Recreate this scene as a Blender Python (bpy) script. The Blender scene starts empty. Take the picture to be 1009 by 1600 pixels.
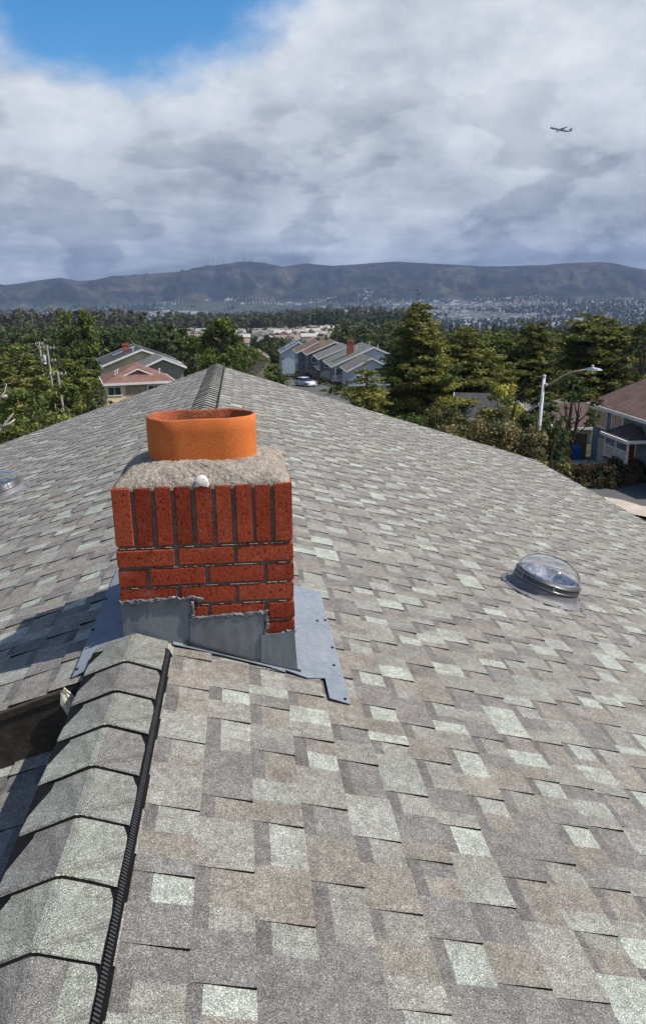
import bpy, bmesh, math, random
import numpy as np
from mathutils import Matrix, Vector
rad = math.radians
random.seed(7)
rng = np.random.default_rng(11)
SC = bpy.context.scene
COL = SC.collection

# ------------------------------------------------------------------ camera
F_PX, PITCH, YAW, ROLL = 1178.0, 0.2823, 0.1039, -0.0104
CAM = np.array([0.4106, 0.0, 1.1282])
fwd_h = Vector((math.sin(YAW), math.cos(YAW), 0)); right = Vector((math.cos(YAW), -math.sin(YAW), 0))
fwd = fwd_h * math.cos(PITCH) - Vector((0, 0, 1)) * math.sin(PITCH)
up = fwd_h * math.sin(PITCH) + Vector((0, 0, 1)) * math.cos(PITCH)
# picture x,y (y down) = rot(ROLL) of camera x,y
cr, sr = math.cos(ROLL), math.sin(ROLL)
cam_x = right * cr + up * sr
cam_y = up * cr - right * sr
cam = bpy.data.cameras.new('camera'); cam_ob = bpy.data.objects.new('camera', cam); COL.objects.link(cam_ob)
M = Matrix((cam_x, cam_y, -fwd)).transposed().to_4x4(); M.translation = Vector(CAM)
cam_ob.matrix_world = M
cam.sensor_fit = 'VERTICAL'; cam.sensor_height = 24.0; cam.lens = F_PX / 1600 * 24
cam.clip_start = 0.02; cam.clip_end = 30000
SC.camera = cam_ob

# ------------------------------------------------------------------ world, sun, exposure
SUN_AZ, SUN_EL = rad(101), rad(53)          # azimuth clockwise from +Y
world = bpy.data.worlds.new('World'); SC.world = world; world.use_nodes = True
wn, wl = world.node_tree.nodes, world.node_tree.links
wn.clear()
def WN(t, **k):
    n = wn.new(t)
    for a, b in k.items(): setattr(n, a, b)
    return n
def wmath(op, a, b=None, c=None, clamp=False):
    n = WN('ShaderNodeMath', operation=op, use_clamp=clamp)
    for i, v in enumerate((a, b, c)):
        if v is None: continue
        if isinstance(v, (int, float)): n.inputs[i].default_value = v
        else: wl.new(v, n.inputs[i])
    return n.outputs[0]
def wnoise(vec, scale, detail=6, rough=.55, dist=0.0, off=(0, 0, 0), sc=(1, 1, 1)):
    mp = WN('ShaderNodeMapping'); wl.new(vec, mp.inputs[0])
    mp.inputs['Location'].default_value = off; mp.inputs['Scale'].default_value = sc
    n = WN('ShaderNodeTexNoise'); wl.new(mp.outputs[0], n.inputs['Vector'])
    n.inputs['Scale'].default_value = scale; n.inputs['Detail'].default_value = detail
    n.inputs['Roughness'].default_value = rough; n.inputs['Distortion'].default_value = dist
    return n.outputs[0]
def wramp(fac, stops, interp='EASE'):
    r = WN('ShaderNodeValToRGB'); wl.new(fac, r.inputs[0]); r.color_ramp.interpolation = interp
    e = r.color_ramp.elements
    while len(e) < len(stops): e.new(.5)
    for i, (p, c) in enumerate(stops):
        e[i].position = p; e[i].color = (*c, 1) if len(c) == 3 else c
    return r.outputs[0]
sky = WN('ShaderNodeTexSky', sky_type='NISHITA', sun_disc=False, sun_elevation=SUN_EL, sun_rotation=SUN_AZ, altitude=200)
tc = WN('ShaderNodeTexCoord'); sep = WN('ShaderNodeSeparateXYZ'); wl.new(tc.outputs['Generated'], sep.inputs[0])
zz = wmath('MAXIMUM', sep.outputs[2], 0.0)
den = wmath('ADD', zz, 0.10)
cmb = WN('ShaderNodeCombineXYZ')
wl.new(wmath('DIVIDE', sep.outputs[0], den), cmb.inputs[0]); wl.new(wmath('DIVIDE', sep.outputs[1], den), cmb.inputs[1])
lay = cmb.outputs[0]                         # the cloud layer seen in perspective
gen = tc.outputs['Generated']
cov = wnoise(lay, 0.55, 8, .55, .3, (2.6, .35, 0))
big = wnoise(lay, 0.75, 9, .56, .25, (5.2, 1.0, 3))
lump = wnoise(gen, 4.6, 10, .56, .1, (.3, .1, .9), (1, 1, 1.5))
fine = wnoise(gen, 13, 8, .6, .1, (1.3, .4, .2), (1, 1, 1.6))
cum = wnoise(gen, 7.5, 10, .52, .1, (.8, .55, .15), (1, 1, 2.3))
# an opening in the cloud, and thinner cover towards the zenith
GAPD = Vector((-0.085, 0.905, 0.45)).normalized()
vd = WN('ShaderNodeVectorMath', operation='DOT_PRODUCT'); wl.new(gen, vd.inputs[0]); vd.inputs[1].default_value = GAPD
gap = wmath('MULTIPLY', wmath('SUBTRACT', vd.outputs['Value'], .962), 28.0, clamp=True)
cv = wmath('ADD', wmath('MULTIPLY', cov, .70), wmath('ADD', wmath('MULTIPLY', lump, .50), wmath('MULTIPLY', fine, .16)))
cv = wmath('SUBTRACT', cv, wmath('MULTIPLY', gap, .48))
low = wmath('SUBTRACT', 1.0, wmath('MULTIPLY', zz, 3.6), clamp=True)
cv = wmath('ADD', cv, wmath('MULTIPLY', low, .16))
high = wmath('MULTIPLY', wmath('SUBTRACT', zz, .36), 3.2, clamp=True)
cv = wmath('SUBTRACT', cv, wmath('MULTIPLY', high, .36))
mask = wramp(cv, [(.38, (0, 0, 0)), (.62, (1, 1, 1))])
br = wmath('ADD', wmath('MULTIPLY', big, .36), wmath('ADD', wmath('MULTIPLY', lump, .54), wmath('MULTIPLY', fine, .24)))
br = wmath('SUBTRACT', br, wmath('MULTIPLY', wmath('POWER', low, 1.6), .255))
ccol = wramp(br, [(.31, (.155, .185, .235)), (.42, (.325, .37, .44)), (.52, (.49, .535, .60)), (.64, (.68, .71, .75))], 'LINEAR')
cm = wmath('MULTIPLY', wramp(wmath('ADD', cum, wmath('MULTIPLY', low, .06)), [(.52, (0, 0, 0)), (.60, (1, 1, 1))]), wmath('POWER', low, .7))
cmix = WN('ShaderNodeMix', data_type='RGBA', blend_type='MULTIPLY'); wl.new(cm, cmix.inputs[0]); wl.new(ccol, cmix.inputs[6]); cmix.inputs[7].default_value = (.62, .645, .69, 1)
ccol = cmix.outputs[2]
skyc = WN('ShaderNodeHueSaturation'); skyc.inputs['Saturation'].default_value = 1.5; wl.new(sky.outputs[0], skyc.inputs['Color'])
bg1 = WN('ShaderNodeBackground'); wl.new(skyc.outputs[0], bg1.inputs[0]); bg1.inputs[1].default_value = .12
bg2 = WN('ShaderNodeBackground'); wl.new(ccol, bg2.inputs[0]); bg2.inputs[1].default_value = .9
mx = WN('ShaderNodeMixShader'); wl.new(mask, mx.inputs[0]); wl.new(bg1.outputs[0], mx.inputs[1]); wl.new(bg2.outputs[0], mx.inputs[2])
wo = WN('ShaderNodeOutputWorld'); wl.new(mx.outputs[0], wo.inputs[0])

sun_l = bpy.data.lights.new('sun', 'SUN'); sun_l.energy = 5.0; sun_l.angle = rad(.55); sun_l.color = (1, .955, .89)
sun_o = bpy.data.objects.new('sun', sun_l); COL.objects.link(sun_o)
S = Vector((math.sin(SUN_AZ) * math.cos(SUN_EL), math.cos(SUN_AZ) * math.cos(SUN_EL), math.sin(SUN_EL)))
sun_o.rotation_euler = S.to_track_quat('Z', 'Y').to_euler(); sun_o.location = (30, -10, 40)
vs = SC.view_settings
vs.view_transform = 'Standard'; vs.look = 'None'; vs.exposure = 0.36; vs.gamma = 1.0; vs.use_curve_mapping = False
SC.render.engine = 'CYCLES'
SC.cycles.use_denoising = True
SC.cycles.max_bounces = 8; SC.cycles.transparent_max_bounces = 12
SC.cycles.sample_clamp_indirect = 4.0

# ------------------------------------------------------------------ picture rays
def ray(px, py):
    u, v = px - 504.5, py - 800; c, s = math.cos(-ROLL), math.sin(-ROLL); u, v = c * u - s * v, s * u + c * v
    Fh = F_PX * math.cos(PITCH) - v * math.sin(PITCH); Z = -v * math.cos(PITCH) - F_PX * math.sin(PITCH)
    return np.array([u * math.cos(YAW) + Fh * math.sin(YAW), -u * math.sin(YAW) + Fh * math.cos(YAW), Z])
def proj(P):
    d = np.atleast_2d(P) - CAM
    R = d[:, 0] * math.cos(YAW) - d[:, 1] * math.sin(YAW); Fh = d[:, 0] * math.sin(YAW) + d[:, 1] * math.cos(YAW)
    dep = Fh * math.cos(PITCH) - d[:, 2] * math.sin(PITCH); upc = Fh * math.sin(PITCH) + d[:, 2] * math.cos(PITCH)
    dd = np.where(dep > .05, dep, np.nan); x = F_PX * R / dd; y = -F_PX * upc / dd
    c, s = math.cos(ROLL), math.sin(ROLL)
    return np.stack([504.5 + c * x - s * y, 800 + s * x + c * y], 1), dep
def atY(px, py, Y):
    d = ray(px, py); return CAM + d * (Y / d[1])
def atX(px, py, X):
    d = ray(px, py); return CAM + d * ((X - CAM[0]) / d[0])
def atD(px, py, D):
    d = ray(px, py); return CAM + d * (D / math.hypot(d[0], d[1]))

# ------------------------------------------------------------------ value noise in numpy
def _hash(i, j, k, seed):
    n = (i * 374761393 + j * 668265263 + k * 1274126177 + seed * 974634777) & 0xFFFFFFFF
    n = ((n ^ (n >> 13)) * 1274126177) & 0xFFFFFFFF
    return ((n ^ (n >> 16)) & 0xFFFF) / 65535.0
def vnoise(P, seed=0):
    P = np.asarray(P, float); I = np.floor(P).astype(np.int64); f = P - I; f = f * f * (3 - 2 * f)
    out = 0
    for a in (0, 1):
        for b in (0, 1):
            for c in (0, 1):
                w = (f[..., 0] if a else 1 - f[..., 0]) * (f[..., 1] if b else 1 - f[..., 1]) * (f[..., 2] if c else 1 - f[..., 2])
                out = out + w * _hash(I[..., 0] + a, I[..., 1] + b, I[..., 2] + c, seed)
    return out
def fbm(P, oct=4, seed=0, gain=.5):
    P = np.asarray(P, float); s = 0; a = 1; t = 0
    for o in range(oct):
        s = s + a * vnoise(P * 2 ** o + 17.3 * o, seed + o); t += a; a *= gain
    return s / t
def p3(x, y, z=0.0):
    x = np.asarray(x, float); return np.stack([x, np.broadcast_to(y, x.shape), np.broadcast_to(z, x.shape)], -1)

# ------------------------------------------------------------------ materials
MATS = {}
def newmat(name):
    m = bpy.data.materials.new(name); m.use_nodes = True; MATS[name] = m
    nt = m.node_tree; b = nt.nodes['Principled BSDF']
    return m, nt, b
def lk(nt, a, b): nt.links.new(a, b)
def nz(nt, scale, detail=4, rough=.55, vec=None, sc=None):
    t = nt.nodes.new('ShaderNodeTexCoord') if vec is None else None
    v = t.outputs['Object'] if vec is None else vec
    if sc is not None:
        mp = nt.nodes.new('ShaderNodeMapping'); lk(nt, v, mp.inputs[0]); mp.inputs['Scale'].default_value = sc; v = mp.outputs[0]
    n = nt.nodes.new('ShaderNodeTexNoise'); lk(nt, v, n.inputs['Vector'])
    n.inputs['Scale'].default_value = scale; n.inputs['Detail'].default_value = detail; n.inputs['Roughness'].default_value = rough
    return n.outputs[0]
def ramp(nt, fac, stops, interp='LINEAR'):
    r = nt.nodes.new('ShaderNodeValToRGB'); lk(nt, fac, r.inputs[0]); r.color_ramp.interpolation = interp
    e = r.color_ramp.elements
    while len(e) < len(stops): e.new(.5)
    for i, (p, c) in enumerate(stops):
        e[i].position = p; e[i].color = (c, c, c, 1) if isinstance(c, (int, float)) else (*c, 1)
    return r.outputs[0]
def mulc(nt, a, b, fac=1.0, mode='MULTIPLY'):
    n = nt.nodes.new('ShaderNodeMix'); n.data_type = 'RGBA'; n.blend_type = mode
    n.inputs[0].default_value = fac if isinstance(fac, (int, float)) else 1
    if not isinstance(fac, (int, float)): lk(nt, fac, n.inputs[0])
    for sck, v in ((n.inputs[6], a), (n.inputs[7], b)):
        if isinstance(v, tuple): sck.default_value = (*v, 1)
        else: lk(nt, v, sck)
    return n.outputs[2]
def bump(nt, b, h, strength=.5, dist=.005):
    n = nt.nodes.new('ShaderNodeBump'); n.inputs['Strength'].default_value = strength; n.inputs['Distance'].default_value = dist
    lk(nt, h, n.inputs['Height']); lk(nt, n.outputs[0], b.inputs['Normal'])
def attr(nt, name='tone'):
    n = nt.nodes.new('ShaderNodeVertexColor'); n.layer_name = name; return n.outputs[0]
def plain(name, col, rough=.7, var=.25, scale=3.0, metal=0.0, bmp=0.0, use_attr=False, spec=.5, sc=None):
    """one colour broken up by two noises"""
    m, nt, b = newmat(name)
    src = attr(nt) if use_attr else tuple(col)
    v1 = ramp(nt, nz(nt, scale, 5, sc=sc), [(.3, 1 - var), (.7, 1 + var * .5)])
    c = mulc(nt, src, v1)
    v2 = ramp(nt, nz(nt, scale * 9, 3, sc=sc), [(.3, 1 - var * .5), (.7, 1 + var * .3)])
    c = mulc(nt, c, v2)
    lk(nt, c, b.inputs['Base Color']); b.inputs['Roughness'].default_value = rough; b.inputs['Metallic'].default_value = metal
    b.inputs['Specular IOR Level'].default_value = spec
    if bmp: bump(nt, b, nz(nt, scale * 9, 4, sc=sc), bmp, .02)
    return m

# asphalt shingle: mineral granules over a tone that each tab carries
m, nt, b = newmat('granules')
g1 = nz(nt, 400, 2, .7); g2 = nz(nt, 190, 3, .65); g3 = nz(nt, 4.0, 5, .6); g4 = nz(nt, 38, 3, .6)
sp = ramp(nt, g1, [(.30, .22), (.45, .70), (.56, 1.15), (.68, 2.35)])
c = mulc(nt, attr(nt), sp)
c = mulc(nt, c, ramp(nt, g2, [(.33, .70), (.5, 1.0), (.68, 1.30)]))
c = mulc(nt, c, ramp(nt, g4, [(.3, .78), (.7, 1.2)]))
c = mulc(nt, c, ramp(nt, nz(nt, 11, 5, .65), [(.3, (.84, .82, .80)), (.7, (1.14, 1.15, 1.13))]))
c = mulc(nt, c, ramp(nt, g3, [(.3, (.90, .88, .86)), (.7, (1.08, 1.08, 1.07))]))
c = mulc(nt, c, (.86, .86, .855))
lk(nt, c, b.inputs['Base Color']); b.inputs['Roughness'].default_value = .93; b.inputs['Specular IOR Level'].default_value = .25
bump(nt, b, g1, .55, .0025)

# brick
m, nt, b = newmat('brick')
oi = nt.nodes.new('ShaderNodeObjectInfo')
tcn = nt.nodes.new('ShaderNodeTexCoord'); ad = nt.nodes.new('ShaderNodeVectorMath'); ad.operation = 'ADD'
lk(nt, tcn.outputs['Object'], ad.inputs[0])
sc_ = nt.nodes.new('ShaderNodeVectorMath'); sc_.operation = 'SCALE'; lk(nt, oi.outputs['Location'], sc_.inputs[0]); sc_.inputs['Scale'].default_value = 3.1
lk(nt, sc_.outputs[0], ad.inputs[1]); bv = ad.outputs[0]
base = ramp(nt, oi.outputs['Random'], [(0, (.235, .042, .022)), (.35, (.30, .055, .028)), (.7, (.335, .064, .032)), (1, (.365, .082, .042))])
pit = nz(nt, 150, 3, .6, bv, (1, 1, .55)); pit2 = nz(nt, 210, 2, .6, bv)
c = mulc(nt, base, ramp(nt, pit, [(.33, .25), (.41, .88), (.6, 1.05)]))
c = mulc(nt, c, ramp(nt, pit2, [(.3, .75), (.7, 1.2)]))
c = mulc(nt, c, ramp(nt, nz(nt, 14, 4, .6, bv), [(.35, (.84, .80, .78)), (.7, (1.08, 1.05, 1.0))]))
eff = ramp(nt, nz(nt, 11, 6, .7, bv), [(.58, 0.0), (.78, .20)])
c = mulc(nt, c, (.55, .47, .42), eff, 'MIX')
lk(nt, c, b.inputs['Base Color']); b.inputs['Roughness'].default_value = .97; b.inputs['Specular IOR Level'].default_value = .08
bump(nt, b, pit, .55, .0025)

plain('mortar', (.16, .135, .11), .95, .35, 22, bmp=.5)
plain('efflorescence', (.36, .27, .21), .95, .35, 40, bmp=.4)
# mortar crown: sand and grit
m, nt, b = newmat('crown_mortar')
gr = nz(nt, 210, 3, .7); gr2 = nz(nt, 60, 4, .6); gr3 = nz(nt, 9, 5, .6)
c = mulc(nt, ramp(nt, gr, [(.30, (.045, .040, .034)), (.43, (.215, .192, .160)), (.58, (.325, .295, .248)), (.72, (.55, .51, .45))]), ramp(nt, gr2, [(.32, .62), (.6, 1.08)]))
c = mulc(nt, c, ramp(nt, gr3, [(.3, (.78, .74, .70)), (.65, (1.05, 1.02, .97))]))
lk(nt, c, b.inputs['Base Color']); b.inputs['Roughness'].default_value = .97; bump(nt, b, gr2, .9, .012)
# terracotta pot
m, nt, b = newmat('terracotta')
c = mulc(nt, ramp(nt, nz(nt, 7, 6, .62), [(.3, (.46, .118, .024)), (.55, (.54, .145, .032)), (.75, (.60, .18, .048))]), ramp(nt, nz(nt, 120, 3), [(.3, .86), (.7, 1.08)]))
st = ramp(nt, nz(nt, 5, 7, .7, sc=(1, 1, .35)), [(.54, 0.0), (.70, .45)])
c = mulc(nt, c, (.62, .36, .22), ramp(nt, nz(nt, 9, 6, .7, sc=(1, 1, .2)), [(.60, 0.0), (.74, .30)]), 'MIX')
c = mulc(nt, c, (.25, .09, .035), st, 'MIX')
lk(nt, c, b.inputs['Base Color']); b.inputs['Roughness'].default_value = .82; b.inputs['Specular IOR Level'].default_value = .3
bump(nt, b, nz(nt, 160, 3), .35, .003)
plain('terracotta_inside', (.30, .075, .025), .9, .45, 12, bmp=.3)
plain('rim_soot', (.05, .03, .02), .9, .4, 20)
plain('white_dab', (.75, .73, .69), .85, .3, 60, bmp=.6)
# painted flashing metal
m, nt, b = newmat('flashing_paint')
c = mulc(nt, ramp(nt, nz(nt, 6, 6, .65), [(.3, (.155, .178, .205)), (.7, (.205, .230, .258))]), ramp(nt, nz(nt, 40, 4, .7, sc=(1, 1, .22)), [(.30, .80), (.6, 1.05)]))
lk(nt, c, b.inputs['Base Color']); b.inputs['Roughness'].default_value = .8; b.inputs['Specular IOR Level'].default_value = .08
bump(nt, b, nz(nt, 9, 5), .25, .01)
m, nt, b = newmat('shaded_plate_paint')  # same flashing paint, darkened to put the front face's shade into the colour
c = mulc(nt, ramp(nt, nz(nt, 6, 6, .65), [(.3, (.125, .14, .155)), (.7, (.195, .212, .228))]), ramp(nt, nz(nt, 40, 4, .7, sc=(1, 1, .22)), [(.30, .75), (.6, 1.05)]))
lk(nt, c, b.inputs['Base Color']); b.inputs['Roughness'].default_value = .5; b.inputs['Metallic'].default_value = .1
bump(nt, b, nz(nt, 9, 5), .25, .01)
m, nt, b = newmat('sealant')
c = ramp(nt, nz(nt, 55, 5, .65), [(.3, (.06, .068, .076)), (.55, (.13, .145, .158)), (.75, (.24, .26, .28))])
lk(nt, c, b.inputs['Base Color']); b.inputs['Roughness'].default_value = .35; b.inputs['Metallic'].default_value = .1
bump(nt, b, nz(nt, 90, 4), .6, .006)
plain('sealant_dark', (.012, .012, .013), .6, .4, 60, bmp=.4)
plain('vent_plastic', (.004, .0042, .005), .7, .3, 40, spec=.15)
plain('vent_rib', (.045, .045, .047), .6, .3, 60, spec=.2)
# weathered board
m, nt, b = newmat('old_board')
c = mulc(nt, ramp(nt, nz(nt, 14, 7, .7, sc=(1, 1, .5)), [(.3, (.016, .012, .008)), (.55, (.040, .031, .021)), (.75, (.075, .060, .042))]), ramp(nt, nz(nt, 60, 4, .7, sc=(.3, .3, 1)), [(.35, .65), (.65, 1.25)]))
c = mulc(nt, c, (.45, .42, .36), ramp(nt, nz(nt, 95, 4, .75, sc=(1, 1, .35)), [(.72, 0.0), (.76, .55)]), 'MIX')
lk(nt, c, b.inputs['Base Color']); b.inputs['Roughness'].default_value = .8; bump(nt, b, nz(nt, 60, 5), .5, .004)
plain('deck', (.035, .033, .032), .95, .3, 10)
plain('white_trim', (.74, .73, .70), .6, .12, 2.0)
plain('old_trim', (.55, .53, .48), .7, .2, 2.0)
plain('black_screw', (.01, .01, .01), .5, .2, 20)

# skylight
m, nt, b = newmat('acrylic'); b.inputs['Base Color'].default_value = (1, 1, 1, 1); b.inputs['Roughness'].default_value = .03
b.inputs['Transmission Weight'].default_value = 1.0; b.inputs['IOR'].default_value = 1.38; b.inputs['Specular IOR Level'].default_value = 1.0
m, nt, b = newmat('mirror_tube')
lk(nt, ramp(nt, nz(nt, 14, 5), [(.3, (.30, .31, .32)), (.7, (.80, .81, .82))]), b.inputs['Base Color']); b.inputs['Metallic'].default_value = .75; b.inputs['Roughness'].default_value = .22
bump(nt, b, nz(nt, 16, 4), .6, .03)
plain('collar_metal', (.085, .082, .08), .45, .25, 14, metal=.35)
plain('collar_bright', (.52, .53, .55), .35, .3, 18, metal=.8)
plain('flange_metal', (.16, .155, .16), .6, .3, 9, metal=.15)
plain('chrome', (.38, .39, .4), .35, .1, 10, metal=1)

def leafmat(name, trans=.24, rough=.75):
    m, nt, b = newmat(name)
    c = attr(nt)
    lk(nt, c, b.inputs['Base Color']); b.inputs['Roughness'].default_value = rough; b.inputs['Specular IOR Level'].default_value = .2
    tr = nt.nodes.new('ShaderNodeBsdfTranslucent'); lk(nt, mulc(nt, c, (1.2, 1.25, .6)), tr.inputs[0])
    mxn = nt.nodes.new('ShaderNodeMixShader'); mxn.inputs[0].default_value = trans
    lk(nt, b.outputs[0], mxn.inputs[1]); lk(nt, tr.outputs[0], mxn.inputs[2])
    lk(nt, mxn.outputs[0], nt.nodes['Material Output'].inputs[0])
    return m
leafmat('leaf')
plain('bark', (.085, .065, .048), .95, .4, 6, bmp=.8, sc=(1, 1, .25))
plain('bare_wood', (.36, .33, .28), .9, .3, 8)
plain('toned', (1, 1, 1), .85, .18, .8, use_attr=True)
plain('far_toned', (1, 1, 1), .9, .05, .02, use_attr=True)
m, nt, b = newmat('window_glass'); lk(nt, ramp(nt, nz(nt, .9, 3), [(.3, (.015, .02, .022)), (.7, (.06, .075, .08))]), b.inputs['Base Color'])
b.inputs['Roughness'].default_value = .08; b.inputs['Specular IOR Level'].default_value = .8
m, nt, b = newmat('solar'); lk(nt, ramp(nt, nz(nt, 2, 2), [(.3, (.01, .013, .025)), (.7, (.03, .04, .06))]), b.inputs['Base Color']); b.inputs['Roughness'].default_value = .15
def roofmat(name, col):
    m, nt, b = newmat(name)
    c = mulc(nt, tuple(col), ramp(nt, nz(nt, 1.1, 6, .65), [(.3, .72), (.7, 1.25)]))
    c = mulc(nt, c, ramp(nt, nz(nt, 7, 4, .7), [(.3, .65), (.7, 1.3)]))
    lk(nt, c, b.inputs['Base Color']); b.inputs['Roughness'].default_value = .95; b.inputs['Specular IOR Level'].default_value = .2
    bump(nt, b, nz(nt, 6, 4), .5, .05)
for n_, c_ in (('roof_brown', (.155, .098, .078)), ('roof_grey', (.135, .128, .115)), ('roof_dark', (.055, .055, .058)), ('roof_redbrown', (.17, .095, .075)),
               ('roof_greygreen', (.135, .140, .125)), ('roof_bluegrey', (.11, .13, .155)), ('roof_umber', (.085, .06, .05))): roofmat(n_, c_)
for n_, c_ in (('wall_cream', (.74, .59, .33)), ('wall_tan', (.36, .28, .19)), ('wall_greygreen', (.24, .245, .215)), ('wall_blue', (.19, .235, .29)), ('wall_paleblue', (.42, .50, .58)),
               ('wall_slate', (.15, .175, .19)), ('wall_paleyellow', (.62, .56, .38)), ('wall_beige', (.44, .36, .25)), ('brick_wall', (.28, .085, .05)), ('fence_wood', (.11, .085, .062)),
               ('red_door', (.20, .012, .014)), ('garage_door', (.52, .45, .38)), ('brick_stack', (.30, .085, .05)), ('concrete', (.36, .345, .315)), ('pole_wood', (.20, .18, .155)),
               ('galv', (.50, .51, .52)), ('rusty_arm', (.36, .28, .23)), ('bin_blue', (.012, .085, .30)), ('dark_gap', (.012, .012, .012))):
    plain(n_, c_, .8, .2, 1.6)
plain('lamp_grey', (.58, .58, .56), .5, .15, 5)
plain('car_white', (.50, .51, .52), .25, .04, 1, spec=.6)
plain('car_glass', (.015, .018, .02), .08, .1, 2, spec=.8)
plain('tyre', (.015, .015, .015), .85, .2, 8)
plain('plane_grey', (.16, .17, .19), .4, .1, .1)
plain('asphalt', (.075, .073, .07), .95, .25, .5, bmp=.2)
plain('pavement', (.40, .345, .27), .95, .2, .7)
plain('curb', (.42, .40, .36), .95, .2, .7)

# ------------------------------------------------------------------ mesh helpers
def setp(o, label=None, cat=None, group=None, kind=None):
    if label: o['label'] = label
    if cat: o['category'] = cat
    if group: o['group'] = group
    if kind: o['kind'] = kind
    return o
def adopt(o, parent):
    if parent is not None:
        o.parent = parent; o.matrix_parent_inverse = WM[parent.name].inverted()
WM = {}
def empty(name, loc, label=None, cat=None, group=None, parent=None, rz=0.0):
    o = bpy.data.objects.new(name, None); COL.objects.link(o); o.location = Vector(loc); o.rotation_euler = (0, 0, rz); o.empty_display_size = .3
    WM[o.name] = Matrix.Translation(Vector(loc)) @ Matrix.Rotation(rz, 4, 'Z')
    adopt(o, parent)
    return setp(o, label, cat, group)
def link(name, me, parent=None, loc=None):
    o = bpy.data.objects.new(name, me); COL.objects.link(o)
    if loc is not None: o.location = Vector(loc)
    WM[o.name] = Matrix.Translation(Vector(loc)) if loc is not None else Matrix.Identity(4)
    adopt(o, parent)
    return o
def npmesh(name, V, F, mats, tone=None, corner=None, mi=None, smooth=False):
    """V (n,3); F (m,k) ints, same k; tone per face (m,3) or per vertex; corner per loop"""
    V = np.asarray(V, np.float32); F = np.asarray(F, np.int32); m, k = F.shape
    me = bpy.data.meshes.new(name)
    me.vertices.add(len(V)); me.vertices.foreach_set('co', V.ravel())
    me.loops.add(m * k); me.loops.foreach_set('vertex_index', F.ravel())
    me.polygons.add(m); me.polygons.foreach_set('loop_start', np.arange(0, m * k, k, dtype=np.int32)); me.polygons.foreach_set('loop_total', np.full(m, k, np.int32))
    if mi is not None: me.polygons.foreach_set('material_index', np.asarray(mi, np.int32))
    me.polygons.foreach_set('use_smooth', np.full(m, bool(smooth)))
    me.update(calc_edges=True)
    if tone is not None:
        a = me.color_attributes.new('tone', 'FLOAT_COLOR', 'CORNER')
        t = np.repeat(np.asarray(tone, np.float32), k, axis=0); t = np.concatenate([t, np.ones((len(t), 1), np.float32)], 1)
        a.data.foreach_set('color', t.ravel())
    for mt in (mats if isinstance(mats, (list, tuple)) else [mats]): me.materials.append(MATS[mt])
    return me
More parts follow.
